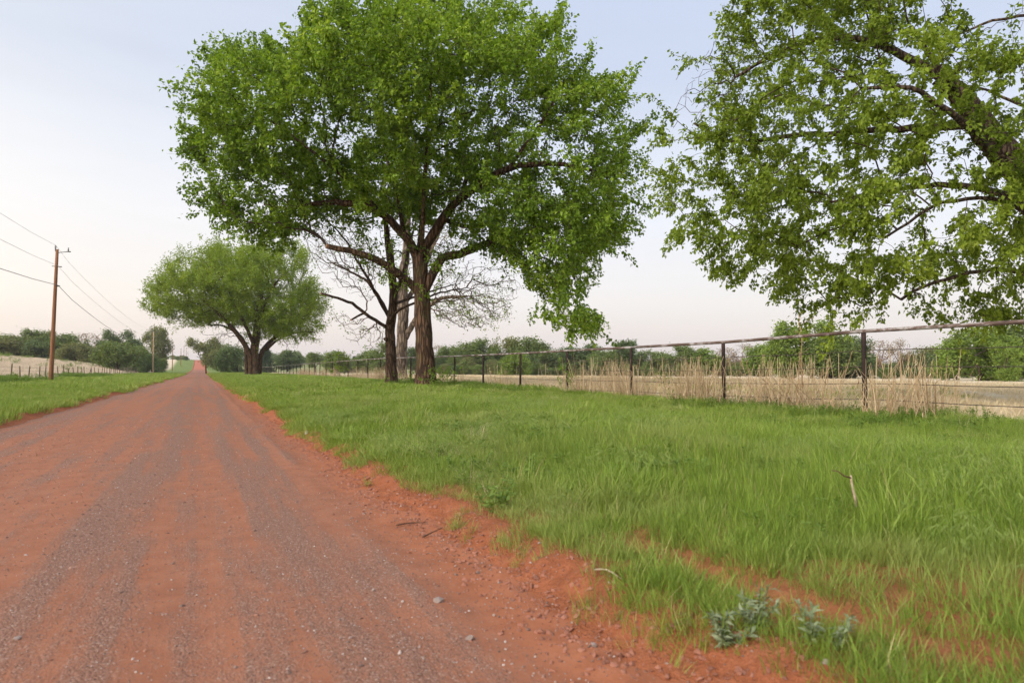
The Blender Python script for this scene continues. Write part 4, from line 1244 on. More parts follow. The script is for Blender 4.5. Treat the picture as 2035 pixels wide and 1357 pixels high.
GL = 'trees behind the left-hand field'
GR = 'trees along the far edge of the right-hand field'
GC = 'trees beyond the round tree by the road'
TREES = [
    # left of the road
    ('field_tree', -22, 664, 190, 62, 'round', 0, 'mid', 'rounded green tree cut off by the left edge of the picture', GL),
    ('field_tree', 22, 668, 185, 66, 'round', 1, 'olive', 'olive-green rounded tree near the left edge, first whole one of its row', GL),
    ('field_tree', 58, 654, 188, 56, 'round', 2, 'mid', 'tallest leafy tree left of the nearest utility pole', GL),
    ('field_tree', 86, 657, 215, 34, 'open', 0, 'olive', 'thin open crown showing just left of the nearest utility pole', GL),
    ('field_tree', 84, 676, 182, 50, 'bush', 0, 'dark', 'dark low tree directly behind the nearest utility pole', GL),
    ('field_tree', 128, 664, 186, 54, 'round', 0, 'mid', 'grey-green tree just right of the nearest utility pole', GL),
    ('field_tree', 150, 682, 180, 50, 'bush', 1, 'olive', 'low wide bush right of the nearest utility pole, under the leafless tree', GL),
    ('bare_field_tree', 178, 659, 205, 48, 'bare', 0, 'brown', 'leafless fan-shaped tree in the left-hand tree row', GL),
    ('field_tree', 196, 676, 190, 46, 'round', 1, 'dark', 'dark green tree right below the leafless fan-shaped tree', GL),
    ('field_tree', 242, 655, 175, 46, 'open', 1, 'dark', 'dark gappy tree rising behind the round bush in the left field', GL),
    ('field_bush', 236, 680, 150, 66, 'bush', 0, 'mid', 'big round green bush at the edge of the pale left field', GL),
    ('field_tree', 270, 672, 168, 30, 'open', 0, 'dark', 'small dark leaning tree right of the big round bush', GL),
    ('field_tree', 302, 650, 215, 30, 'tall', 0, 'olive', 'thin tall tree behind the second utility pole, left of a pair', GL),
    ('field_tree', 322, 650, 220, 28, 'tall', 1, 'olive', 'thin tall tree right of the second utility pole, right of a pair', GL),
    ('field_bush', 292, 702, 165, 42, 'bush', 1, 'dark', 'dark purple-green bush at the foot of the second utility pole', GL),
    ('field_bush', 318, 712, 190, 22, 'bush', 0, 'mid', 'low green bush between the second and third utility poles', GL),
    # middle
    ('wayside_tree', 410, 670, 195, 44, 'open', 1, 'olive', 'small gappy tree right of the far road, on a leaning trunk', GC),
    ('wayside_tree', 440, 681, 205, 52, 'round', 2, 'mid', 'rounded grey-green tree between the small gappy tree and the trunk cluster', GC),
    ('wayside_tree', 470, 688, 175, 56, 'bush', 0, 'dark', 'dark low tree directly left of the trunk cluster', GC),
    ('cedar_tree', 527, 687, 190, 26, 'cedar', 0, 'cedar', 'dark cedar directly right of the trunk cluster', GC),
    ('pasture_tree', 572, 697, 250, 40, 'round', 0, 'dark', 'lone round tree in the green pasture right of the trunk cluster', GC),
    ('pasture_tree', 627, 700, 215, 30, 'open', 0, 'mid', 'small upright tree beyond the far end of the pipe fence', GC),
    ('pasture_tree', 667, 698, 160, 40, 'round', 1, 'mid', 'bushy tree behind the tall weeds on the far fence line', GC),
    ('cedar_tree', 704, 708, 210, 13, 'cedar', 0, 'cedar', 'small pointed cedar left of the half-bare tree', GC),
    ('cedar_tree', 688, 712, 190, 18, 'cedar', 0, 'cedar', 'low dark cedar beside the bushy tree on the fence line', GC),
    ('field_edge_tree', 728, 698, 190, 40, 'round', 0, 'mid', 'low green tree left of the half-bare tree trunk', GR),
    ('field_edge_tree', 754, 681, 180, 44, 'round', 2, 'mid', 'taller round-topped tree just left of the half-bare trunk', GR),
    ('field_edge_tree', 815, 690, 175, 40, 'open', 1, 'dark', 'gappy tree seen between the half-bare trunk and the big trunk', GR),
    # right-hand tree row
    ('field_edge_tree', 872, 684, 190, 40, 'bare', 1, 'brown', 'brownish budding tree just right of the big trunk', GR),
    ('field_edge_tree', 900, 688, 182, 46, 'round', 1, 'mid', 'green tree right of the brownish budding tree', GR),
    ('field_edge_tree', 932, 681, 178, 50, 'round', 0, 'mid', 'rounded tree where the far tree row begins to rise', GR),
    ('field_edge_tree', 968, 674, 178, 50, 'round', 2, 'mid', 'left shoulder of the highest clump in the far tree row', GR),
    ('field_edge_tree', 1008, 671, 182, 54, 'round', 1, 'olive', 'tallest tree of the far clump, left of its middle', GR),
    ('field_edge_tree', 1050, 671, 180, 54, 'round', 0, 'mid', 'tallest tree of the far clump, right of its middle', GR),
    ('field_edge_tree', 1085, 681, 178, 46, 'round', 2, 'mid', 'right shoulder of the highest clump in the far tree row', GR),
    ('field_edge_tree', 1025, 702, 150, 46, 'bush', 1, 'bright', 'bright green bush in front of the highest far clump', GR),
    ('field_edge_tree', 1128, 690, 175, 50, 'round', 1, 'dark', 'dark tree behind the hanging branch tip, left side', GR),
    ('field_edge_tree', 1172, 685, 175, 54, 'round', 0, 'dark', 'dark tree behind the hanging branch tip, right side', GR),
    ('field_edge_tree', 1237, 676, 160, 46, 'open', 0, 'dark', 'layered open tree right behind the fourth fence post from the right', GR),
    ('field_edge_tree', 1205, 697, 160, 50, 'bush', 0, 'mid', 'low green tree left of the layered open tree', GR),
    ('field_edge_tree', 1285, 697, 165, 54, 'bush', 1, 'mid', 'low green tree right of the layered open tree', GR),
    ('field_edge_tree', 1345, 686, 158, 60, 'round', 2, 'mid', 'rounded green tree midway between the second and fourth posts', GR),
    ('field_edge_tree', 1395, 693, 156, 52, 'round', 0, 'bright', 'green tree left behind the second-nearest fence post', GR),
    ('field_edge_tree', 1440, 688, 165, 44, 'bare', 0, 'brown', 'brownish leafless tree behind the second-nearest fence post', GR),
    ('field_edge_tree', 1480, 682, 160, 52, 'bare', 1, 'brown', 'grey-brown leafless tree right of the second-nearest post', GR),
    ('field_edge_tree', 1515, 686, 150, 56, 'round', 1, 'bright', 'green tree left of the tall near clump', GR),
    ('field_edge_tree', 1572, 655, 112, 70, 'round', 2, 'bright', 'left tree of the tall near clump behind the dry stalks', GR),
    ('field_edge_tree', 1612, 636, 110, 84, 'open', 1, 'bright', 'highest feathery tree of the near clump, rising above the rail', GR),
    ('field_edge_tree', 1650, 662, 108, 76, 'round', 0, 'mid', 'right tree of the tall near clump behind the dry stalks', GR),
    ('field_edge_tree', 1694, 670, 118, 62, 'round', 1, 'dark', 'dark tree just left of the nearest fence post', GR),
    ('field_edge_tree', 1748, 674, 135, 56, 'bare', 0, 'brown', 'leafless tree just right of the nearest fence post', GR),
    ('field_edge_tree', 1790, 672, 140, 36, 'bare', 1, 'brown', 'thin knotty bare tree between nearest post and bright green clump', GR),
    ('field_edge_tree', 1832, 690, 140, 62, 'round', 2, 'olive', 'olive tree in the low gap right of the nearest post', GR),
    ('field_edge_tree', 1868, 702, 135, 56, 'bush', 0, 'dark', 'dark low tree in the gap left of the bright green clump', GR),
    ('field_edge_tree', 1900, 672, 96, 34, 'open', 0, 'mid', 'small wispy tree at the left side of the bright green clump', GR),
    ('field_edge_tree', 1945, 652, 84, 110, 'bush', 1, 'bright', 'large bright green rounded tree near the right edge', GR),
    ('field_edge_tree', 2010, 646, 88, 100, 'round', 0, 'mid', 'olive-green tree right of the large bright green one', GR),
    ('field_edge_tree', 1998, 682, 76, 34, 'tall', 0, 'bright', 'slender yellow-green sapling before the bright green clump', GR),
    ('field_edge_tree', 2075, 650, 90, 90, 'round', 1, 'mid', 'green tree cut off by the right edge of the picture', GR),
]
for (nm, px, top, Z, w, st, var, colr, lab, grp) in TREES:
    bg_tree(nm, px, top, Z, w * 1.22, st, var, colr, lab, grp, 0.15 if st != 'bush' else 0.4)

# ------------------------------------------------------------------ scattering (kind stuff)
def tuft_collection(name, meshes):
    c = bpy.data.collections.new(name)
    for i, me in enumerate(meshes):
        o = bpy.data.objects.new('%s_%02d' % (name, i), me)
        c.objects.link(o)
    return c

def scatter_tree(coll):
    ng = bpy.data.node_groups.new('scatter_' + coll.name, 'GeometryNodeTree')
    ng.interface.new_socket('Geometry', in_out='INPUT', socket_type='NodeSocketGeometry')
    ng.interface.new_socket('Geometry', in_out='OUTPUT', socket_type='NodeSocketGeometry')
    N = ng.nodes; L = ng.links
    gi = N.new('NodeGroupInput'); go = N.new('NodeGroupOutput')
    m2p = N.new('GeometryNodeMeshToPoints')
    iop = N.new('GeometryNodeInstanceOnPoints')
    ci = N.new('GeometryNodeCollectionInfo')
    ci.inputs['Collection'].default_value = coll
    ci.inputs['Separate Children'].default_value = True
    ci.inputs['Reset Children'].default_value = True
    def na(n, t):
        a = N.new('GeometryNodeInputNamedAttribute'); a.data_type = t; a.inputs['Name'].default_value = n
        return a.outputs['Attribute']
    L.new(gi.outputs[0], m2p.inputs[0])
    L.new(m2p.outputs[0], iop.inputs['Points'])
    L.new(ci.outputs[0], iop.inputs['Instance'])
    iop.inputs['Pick Instance'].default_value = True
    L.new(na('idx', 'INT'), iop.inputs['Instance Index'])
    L.new(na('rot', 'FLOAT_VECTOR'), iop.inputs['Rotation'])
    L.new(na('scl', 'FLOAT_VECTOR'), iop.inputs['Scale'])
    L.new(iop.outputs[0], go.inputs[0])
    return ng

def scatter(name, label, cat, coll, x, y, sc, tilt=0.12, zoff=-0.01, zs=None, n_kind=None, height=None):
    n = len(x)
    z = (H(x, y) if height is None else height(x, y)) + zoff
    rot = np.stack([rng.normal(0, tilt, n), rng.normal(0, tilt, n), rng.uniform(0, 6.283, n)], 1)
    s = np.stack([sc, sc, sc * (zs if zs is not None else 1.0)], 1)
    idx = rng.integers(0, n_kind or len(coll.objects), n)
    me = mesh_np(name, np.stack([x, y, z], 1), [], [], None, True, {'rot': rot, 'scl': s, 'idx': idx.astype(np.int32)})
    o = link(name, me)
    md = o.modifiers.new('scatter', 'NODES')
    md.node_group = scatter_tree(coll)
    tag(o, label, cat, kind='stuff')
    return o

def in_view(x, y, margin=9.0, zmin=0.3):
    zc = x * CF[0] + y * CF[1]; xc = x * CR[0] + y * CR[1]
    return (zc > zmin - 1.2) & (np.abs(xc) < np.maximum(zc, 0) * math.tan(R_(37 + margin * 0.6)) + 1.8)

def rand_area(x0, x1, y0, y1, dens):
    n = int((x1 - x0) * (y1 - y0) * dens)
    x = rng.uniform(x0, x1, n); y = rng.uniform(y0, y1, n)
    k = in_view(x, y)
    return x[k], y[k]

def blades(n, hmin, hmax, rad, wid, lean, curl, seg=3, seed=0, heads=0.0):
    """a tuft of grass: n bent tapering blades"""
    r = np.random.default_rng(seed)
    V = []; Lp = []; Sz = []; rn = []; base = 0
    for i in range(n):
        a = r.uniform(0, 6.283); q = rad * math.sqrt(r.random())
        p = np.array([math.cos(a) * q, math.sin(a) * q, 0.0])
        h = r.uniform(hmin, hmax); d = a + r.normal(0, 0.9)
        out = np.array([math.cos(d), math.sin(d), 0]); side = np.array([-math.sin(d + r.normal(0, .6)), math.cos(d + r.normal(0, .6)), 0])
        ln = abs(r.normal(0, lean)) ; cu = abs(r.normal(curl, curl * 0.5))
        w = wid * r.uniform(0.6, 1.3); c = r.random()
        pts = []
        for k in range(seg + 1):
            t = k / seg
            pts.append(p + out * h * (ln * t + cu * t * t) + np.array([0, 0, h * (t - 0.35 * cu * t * t)]))
        for k in range(seg):
            ww = w * (1 - 0.75 * (k / seg) ** 1.5)
            V += [pts[k] - side * ww / 2, pts[k] + side * ww / 2]
        V.append(pts[-1])
        for k in range(seg - 1):
            Lp += [base + 2 * k, base + 2 * k + 1, base + 2 * k + 3, base + 2 * k + 2]; Sz.append(4)
        Lp += [base + 2 * seg - 2, base + 2 * seg - 1, base + 2 * seg]; Sz.append(3)
        rn += [c] * (2 * seg + 1); base += 2 * seg + 1
    return np.array(V), np.array(Lp), np.array(Sz), np.array(rn)

def blade_mesh(name, mat, *a, **k):
    V, Lp, Sz, rn = blades(*a, **k)
    return mesh_np(name, V, Lp, Sz, mat, True, {'rnd': rn})

def seed_mesh(name, seed):
    """drooping brome: thin stems with a fuzzy nodding head"""
    r = np.random.default_rng(seed)
    V = []; Lp = []; Sz = []; rn = []; b = 0
    def quad(p, q, w, c):
        nonlocal b
        d = q - p; s = np.cross(d, r.normal(0, 1, 3)); s = s / (np.linalg.norm(s) + 1e-9) * w / 2
        for vv in (p - s, p + s, q + s * 0.3, q - s * 0.3): V.append(vv)
        Lp.extend([b, b + 1, b + 2, b + 3]); Sz.append(4); rn.extend([c] * 4); b += 4
    for i in range(9):
        a = r.uniform(0, 6.283); p = np.array([math.cos(a), math.sin(a), 0]) * 0.09 * r.random()
        h = r.uniform(0.24, 0.40); o = np.array([math.cos(a), math.sin(a), 0]) * r.uniform(0.05, 0.14)
        q = p + o * 0.4 + np.array([0, 0, h * 0.7]); t = p + o + np.array([0, 0, h])
        quad(p, q, 0.004, r.random()); quad(q, t, 0.003, r.random())
        hd = o / (np.linalg.norm(o) + 1e-9)
        for k in range(10):
            f = r.uniform(0, 1)
            st = t + hd * 0.06 * f + np.array([0, 0, -0.03 * f * f])
            en = st + hd * r.uniform(0.01, 0.04) + np.array([r.normal(0, .012), r.normal(0, .012), -r.uniform(0.01, 0.045)])
            quad(st, en, 0.005, r.random())
    return mesh_np(name, np.array(V), np.array(Lp), np.array(Sz), M['seed'], True, {'rnd': np.array(rn)})

def weed_mesh(name, mat, seed, n_stem=6, h=0.3, leaf=0.05, per=14, rad=0.12):
    r = np.random.default_rng(seed)
    V = []; Lp = []; Sz = []; rn = []; b = 0
    for i in range(n_stem):
        a = r.uniform(0, 6.283); p0 = np.array([math.cos(a), math.sin(a), 0]) * rad * r.random()
        tip = p0 + np.array([math.cos(a) * r.uniform(.1, .5), math.sin(a) * r.uniform(.1, .5), r.uniform(0.6, 1.0)]) * h
        d = tip - p0
        s = np.cross(d, [0.3, 0.8, 0.1]); s = s / np.linalg.norm(s) * 0.003
        V += [p0 - s, p0 + s, tip + s, tip - s]; Lp += [b, b + 1, b + 2, b + 3]; Sz.append(4); rn += [r.random()] * 4; b += 4
        for k in range(per):
            t = r.uniform(0.15, 1.0); c = p0 + d * t
            e = r.normal(0, 1, 3); e[2] = abs(e[2]) * 0.4 - 0.1; e /= np.linalg.norm(e)
            nn = np.array([0, 0, 1.0]) + r.normal(0, .4, 3); sd = np.cross(e, nn); sd /= np.linalg.norm(sd)
            l = leaf * r.uniform(0.6, 1.4); w = l * 0.45
            V += [c, c + e * l * .5 + sd * w / 2, c + e * l, c + e * l * .5 - sd * w / 2]
            Lp += [b, b + 1, b + 2, b + 3]; Sz.append(4); rn += [r.random()] * 4; b += 4
    return mesh_np(name, np.array(V), np.array(Lp), np.array(Sz), mat, False, {'rnd': np.array(rn)})

g_near = tuft_collection('tuft_near', [blade_mesh('tuft', M['grass'], 36, 0.03, 0.20, 0.085, 0.0034, 0.20, 0.25, 3, i) for i in range(12)])
g_mid = tuft_collection('tuft_mid', [blade_mesh('tuft', M['grass'], 46, 0.07, 0.22, 0.17, 0.0090, 0.25, 0.30, 2, 20 + i) for i in range(6)])
g_far = tuft_collection('tuft_far', [blade_mesh('tuft', M['grass'], 60, 0.07, 0.20, 0.40, 0.022, 0.3, 0.3, 2, 40 + i) for i in range(5)])
g_dry = tuft_collection('tuft_dry', [blade_mesh('tuft', M['grass_dry'], 60, 0.10, 0.34, 0.42, 0.016, 0.35, 0.3, 2, 60 + i) for i in range(5)])
g_dryleft = tuft_collection('tuft_dryleft', [blade_mesh('tuft', M['grass_dry_left'], 60, 0.10, 0.30, 0.42, 0.016, 0.35, 0.3, 2, 65 + i) for i in range(5)])
g_drytall = tuft_collection('tuft_drytall', [blade_mesh('tuft', M['grass_dry'], 40, 0.12, 0.62, 0.25, 0.010, 0.45, 0.45, 3, 70 + i) for i in range(5)])
g_seed = tuft_collection('tuft_seed', [seed_mesh('brome', 80 + i) for i in range(4)])
g_weed = tuft_collection('tuft_weed', [weed_mesh('weed', M['weed'], 90 + i, 14, 0.28, 0.04, 24, 0.22) for i in range(4)])
g_lush = tuft_collection('tuft_lush', [blade_mesh('tuft', M['grass'], 46, 0.12, 0.34, 0.13, 0.0055, 0.25, 0.32, 3, 110 + i) for i in range(6)])

def thin(x, y, extra=None):
    p = grass_mask(x, y)
    if extra is not None: p = p * extra(x, y)
    k = rng.random(len(x)) < p
    return x[k], y[k]

# far woods that read as one mass
wood_c = tuft_collection('wood', [leaf_data(ARCH[st][v], c) for st, v, c in (('round', 0, 'mid'), ('round', 1, 'dark'), ('bush', 0, 'mid'), ('bush', 1, 'olive'), ('round', 2, 'mid'), ('bush', 0, 'dark'))])
def wood(name, label, p0, p1, z0, z1, n, h0, h1):
    px = rng.uniform(p0, p1, n); Z = rng.uniform(z0, z1, n)
    P = CF[None] * Z[:, None] + CR[None] * ((px - 1017.5) / FPX * Z)[:, None]
    sc = rng.uniform(h0, h1, n)
    scatter(name, label, 'wood', wood_c, P[:, 0], P[:, 1], sc, 0.02, -0.06 * h1, zs=rng.uniform(0.75, 1.05, n))
wood('far_wood', 'dense mass of far trees behind the right-hand field', 840, 2150, 170, 200, 120, 4.5, 6.5)
wood('far_wood', 'dense mass of undergrowth and trees behind the left-hand field', -90, 270, 205, 235, 26, 3.5, 6.0)
wood('far_wood', 'thin dark line of distant trees on the horizon beyond the pasture', 500, 900, 420, 620, 90, 6.0, 10.0)
wood('far_wood', 'low distant trees on the horizon left of the far road', 300, 372, 420, 520, 26, 3.0, 4.5)
wood('hedge', 'low brushy undergrowth below the right-hand tree row', 850, 1560, 150, 160, 60, 2.2, 3.6)
wood('hedge', 'low brush beneath the near tree clumps at the right', 1560, 2120, 108, 122, 34, 2.2, 3.6)
# right verge
xs, ys = thin(*rand_area(1.5, 13.0, -0.3, 7.5, 330), lambda x, y: np.clip(0.35 + 1.6 * (fbm(x * 2.6, y * 2.6, 2, 70) - 0.25), 0.2, 1))
ht = 0.60 + 0.85 * sst(1.9, 4.5, xs) * (0.15 + 1.1 * fbm(xs * 1.3, ys * 1.3, 3, 71))
scatter('grass', 'fine green grass of the nearest stretch of right-hand verge', 'grass', g_near, xs, ys, rng.uniform(0.75, 1.25, len(xs)), zs=ht)
ys = rng.uniform(1.2, 14, 800); xs = edge_r(ys) + rng.uniform(0.08, 0.45, len(ys))
k = in_view(xs, ys) & (rng.random(len(xs)) < sst(0.40, 0.62, fbm(xs * 3, ys * 1.5, 2, 99))); xs, ys = xs[k], ys[k]
scatter('straggling_grass', 'straggling thin grass tufts on the crumbling red bank', 'grass', g_near, xs, ys, rng.uniform(0.4, 0.9, len(xs)), 0.3)
xs, ys = thin(*rand_area(1.4, 13.4, 7.5, 24, 75))
scatter('grass', 'green grass of the right-hand verge in front of the big trees', 'grass', g_mid, xs, ys, rng.uniform(0.8, 1.25, len(xs)), zs=0.18 + 0.95 * fbm(xs * .9, ys * .9, 3, 72))
xs, ys = thin(*rand_area(1.3, 13.4, 24, 70, 14))
scatter('grass', 'green grass of the right-hand verge around the big trunks', 'grass', g_far, xs, ys, rng.uniform(0.8, 1.3, len(xs)), zs=0.2 + 1.0 * fbm(xs * .6, ys * .4, 3, 73))
xs, ys = thin(*rand_area(1.3, 13.4, 70, 190, 5))
scatter('grass', 'far green grass of the right-hand verge towards the hill', 'grass', g_far, xs, ys, rng.uniform(1.0, 1.6, len(xs)))
lush = lambda x, y: sst(3.4, 5.6, np.hypot(x, y)) * sst(0.44, 0.60, fbm(x * 0.8, y * 0.8, 3, 74))
xs, ys = thin(*rand_area(2.4, 12.5, 1.5, 18, 40), lush)
scatter('tall_grass', 'taller lush grass clumps on the right-hand verge', 'grass', g_lush, xs, ys, rng.uniform(0.7, 1.15, len(xs)))
sd = lambda x, y: sst(0.50, 0.62, fbm(x * 0.9, y * 0.9, 3, 77)) * sst(6.0, 3.0, np.abs(x - 3.5))
xs, ys = thin(*rand_area(2.0, 12.8, 1.0, 26, 2.2), lambda x, y: sst(0.42, 0.62, fbm(x * 0.9, y * 0.6, 2, 76)))
scatter('straw', 'thin dead straw standing among the green verge grass', 'grass', g_drytall, xs, ys, rng.uniform(0.22, 0.42, len(xs)), 0.25)
xs, ys = thin(*rand_area(1.8, 9, 1.2, 16, 26), sd)
scatter('brome_grass', 'pale nodding brome seed heads on the right-hand verge', 'grass', g_seed, xs, ys, rng.uniform(0.5, 0.8, len(xs)))
g_low = tuft_collection('tuft_low', [weed_mesh('low_weed', M['weed'], 130 + i, 7, 0.16, 0.035, 12, 0.10) for i in range(4)])
xs, ys = thin(*rand_area(1.8, 12, 2.6, 15, 6), lambda x, y: sst(0.50, 0.62, fbm(x * 0.7 + 9, y * 0.7, 3, 86)))
scatter('low_weeds', 'low broad-leaved weeds among the grass of the right-hand verge', 'weeds', g_low, xs, ys, rng.uniform(0.7, 1.5, len(xs)))
# left verge
xs, ys = thin(*rand_area(-13.2, -3.2, 11, 38, 42))
scatter('grass', 'green grass of the nearest stretch of left-hand verge', 'grass', g_mid, xs, ys, rng.uniform(0.8, 1.25, len(xs)), zs=0.35 + 1.0 * fbm(xs * .5, ys * .5, 3, 75))
xs, ys = thin(*rand_area(-13.2, -3.2, 38, 60, 16))
scatter('grass', 'green grass of the left-hand verge before the nearest pole', 'grass', g_far, xs, ys, rng.uniform(0.8, 1.3, len(xs)))
xs, ys = thin(*rand_area(-13.2, -3.2, 60, 190, 5))
scatter('grass', 'far green grass of the left-hand verge towards the hill', 'grass', g_far, xs, ys, rng.uniform(1.0, 1.6, len(xs)))
# green weeds below the pipe fence, by the pole and the stake fence
xs, ys = rand_area(10.2, 14.2, 4.0, 45, 11)
k = rng.random(len(xs)) < 0.75 * sst(9.6, 12.2, xs) * sst(0.38, 0.6, fbm(xs * .5, ys * .3, 2, 79)); xs, ys = xs[k], ys[k]
scatter('weeds', 'dark green leafy weeds along the foot of the pipe fence', 'weeds', g_weed, xs, ys, rng.uniform(0.5, 1.15, len(xs)))
xs, ys = rand_area(-14.6, -9.0, 34, 125, 2.0)
k = rng.random(len(xs)) < sst(0.48, 0.62, fbm(xs * .14, ys * .10, 2, 81)) * sst(-9.2, -11.5, xs); xs, ys = xs[k], ys[k]
scatter('weeds', 'tangled green weeds along the stake fence by the nearest pole', 'weeds', g_weed, xs, ys, rng.uniform(1.3, 2.4, len(xs)))
# dry pastures
xs, ys = rand_area(14.2, 62, 0, 95, 8.0)
k = rng.random(len(xs)) < sst(75, 14, xs) * (0.25 + 0.75 * sst(0.35, 0.6, fbm(xs * .07, ys * .07, 3, 83))); xs, ys = xs[k], ys[k]
scatter('dry_grass', 'pale dry pasture grass behind the pipe fence', 'grass', g_dry, xs, ys, rng.uniform(0.7, 1.2, len(xs)), zs=rng.uniform(0.3, 0.9, len(xs)))
xs, ys = rand_area(15, 40, 4, 50, 0.7)
k = rng.random(len(xs)) < sst(0.52, 0.64, fbm(xs * .06, ys * .06, 3, 41)); xs, ys = xs[k], ys[k]
scatter('grass', 'fresh green patches in the dry pasture behind the pipe fence', 'grass', g_far, xs, ys, rng.uniform(0.9, 1.5, len(xs)))
xs, ys = rand_area(-60, -13.8, 45, 210, 1.7)
scatter('dry_grass', 'pale pinkish dry grass of the left-hand field', 'grass', g_dryleft, xs, ys, rng.uniform(1.0, 1.7, len(xs)))
xs, ys = rand_area(-60, -14.5, 55, 200, 0.02)
scatter('field_weeds', 'scattered dark green weeds dotting the pale left-hand field', 'weeds', g_weed, xs, ys, rng.uniform(2.0, 4.2, len(xs)))
# dry undergrowth in the pipe fence
xs, ys = rand_area(12.2, 15.2, 6, 150, 3.6)
fd = lambda y: np.interp(y, [0, 8.4, 8.8, 14, 15, 19, 24, 30, 36, 44, 60, 150], [0.03, 0.05, 1, 0.9, 1, 0.9, 0.45, 0.25, 0.25, 0.8, 1, 1])
k = rng.random(len(xs)) < fd(ys) * np.exp(-((xs - 13.6) / 0.9) ** 2) * sst(0.38, 0.60, fbm(xs * .8, ys * .45, 2, 97)); xs, ys = xs[k], ys[k]
scatter('dry_grass', 'dry straw-coloured grass tangled in the pipe fence', 'grass', g_drytall, xs, ys, rng.uniform(0.7, 1.25, len(xs)))

def stalks(name, label, y0, y1, n, hmin, hmax, r0, seed):
    r = np.random.default_rng(seed)
    V = []; F = []; rn = []; b = 0
    cy_ = r.uniform(y0, y1, n // 26)
    cl = r.normal(0, 1, (n // 26, 2))
    cnt = 0
    while cnt < n:
        c = r.integers(0, len(cy_))
        y = cy_[c] + r.normal(0, 0.28); x = 13.2 + 0.45 * cl[c, 0] + r.normal(0, 0.22)
        if r.random() > fd(y) or x < 12.2: continue
        cnt += 1
        h = r.uniform(hmin, hmax) * (1 if r.random() > 0.2 else 0.7)
        big = r.random() < 0.24
        a = r.uniform(0, 6.283) if r.random() < 0.45 else cl[c, 1] * 2.2 + r.normal(0, 0.5); ln = abs(r.normal(0.08, 0.26)) + (r.uniform(0.4, 1.2) if big else 0)
        bend = r.normal(0, 0.15)
        p = np.array([x, y, hz_fast(x, y)]); o = np.array([math.cos(a), math.sin(a), 0])
        k = 4; rr = r0 * r.uniform(0.6, 1.3)
        vv = []
        for i in range(k):
            t = i / (k - 1)
            q = p + np.array([0, 0, h * t * (1 - 0.25 * min(ln, 1.2))]) + o * h * (ln * t + bend * t * t * 0.7)
            w = rr * (1 - 0.55 * t)
            for j in range(3):
                aa = 2.094 * j
                vv.append(q + np.array([math.cos(aa) * w, math.sin(aa) * w, 0]))
        for i in range(k - 1):
            for j in range(3):
                j2 = (j + 1) % 3
                F += [b + i * 3 + j, b + i * 3 + j2, b + (i + 1) * 3 + j2, b + (i + 1) * 3 + j]
        V += vv; cc = r.random(); rn += [cc] * len(vv); b += len(vv)
        # a torn dry leaf or side twig
        for _ in range(2):
            if r.random() < 0.75:
                t = r.uniform(0.3, 0.95)
                q = p + np.array([0, 0, h * t * (1 - 0.25 * min(ln, 1.2))]) + o * h * (ln * t + bend * t * t * 0.7)
                e = r.normal(0, 1, 3); e[2] = r.uniform(-0.8, 0.8); e /= np.linalg.norm(e); l = r.uniform(0.1, 0.28)
                s = np.cross(e, [0, 0, 1.0]); s = s / (np.linalg.norm(s) + 1e-6) * 0.008
                V += [q - s, q + s, q + e * l + s * .2, q + e * l - s * .2]; F += [b, b + 1, b + 2, b + 3]; rn += [cc] * 4; b += 4
    me = mesh_np(name, np.array(V), np.array(F), np.full(len(F) // 4, 4), M['stalk'], True, {'rnd': np.array(rn)})
    tag(link(name, me), label, 'weeds', kind='stuff')
def hz_fast(x, y): return float(np.interp(y, _hy, _hv))
_hy = np.arange(0, 200, 0.5); _hv = H(_hy * 0 + 13.3, _hy) - 0.03
stalks('dead_stalks', 'tall straw-coloured dead weed stalks leaning in the near pipe fence', 8.6, 24, 1250, 0.7, 1.5, 0.0100, 5)
stalks('dead_stalks', 'dead weed stalks in the far stretch of the pipe fence', 26, 110, 1500, 0.6, 1.3, 0.012, 6)

# ------------------------------------------------------------------ gravel on the road
def rock_mesh(name, seed, mat):
    import bmesh
    r = np.random.default_rng(seed)
    bm = bmesh.new(); bmesh.ops.create_icosphere(bm, subdivisions=1, radius=1.0)
    s = r.uniform(0.6, 1.1, 3) * np.array([1, 0.8, 0.55])
    for v in bm.verts:
        k = 1 + r.uniform(-0.34, 0.3)
        v.co = Vector((v.co.x * s[0] * k, v.co.y * s[1] * k, v.co.z * s[2] * k))
    me = bpy.data.meshes.new(name); bm.to_mesh(me); bm.free()
    me.materials.append(mat)
    return me
def rock_mat(name, c):
    t = NT(name)
    r = t.n('ShaderNodeObjectInfo').outputs['Random']
    col = t.ramp(r, c)
    nz = t.noise(t.obj(), 2.0, 3.0)
    return t.done(t.bsdf(t.mix(0.35, col, t.mix(nz, (0.10, 0.06, 0.05), (0.36, 0.24, 0.19))), 0.85, 0.2))
pm = rock_mat('pebbles', [(0.0, (0.13, 0.085, 0.075)), (0.4, (0.22, 0.13, 0.10)), (0.6, (0.34, 0.14, 0.08)), (0.8, (0.30, 0.24, 0.22)), (0.94, (0.42, 0.36, 0.33)), (1.0, (0.62, 0.57, 0.54))])
g_rock = tuft_collection('pebble', [rock_mesh('pebble', 200 + i, pm) for i in range(7)])
def road_h(x, y): return np.maximum(rz(x, y), H(x, y))
xs, ys = rand_area(-3.4, 1.9, 1.2, 6.5, 1100)
k = rng.random(len(xs)) < (0.35 + 0.65 * sst(0.4, 0.6, fbm(xs * 2.2, ys * 0.35, 2, 91))); xs, ys = xs[k], ys[k]
sz = 0.0028 + 0.005 * rng.random(len(xs)) ** 3 + 0.011 * (rng.random(len(xs)) > 0.965) * rng.random(len(xs))
scatter('gravel', 'loose grey and pink gravel strewn over the near road', 'gravel', g_rock, xs, ys, sz, 0.4, 0.001, height=road_h)
xs, ys = rand_area(-3.6, 1.8, 6.5, 20, 130)
sz = 0.005 + 0.007 * rng.random(len(xs)) ** 3
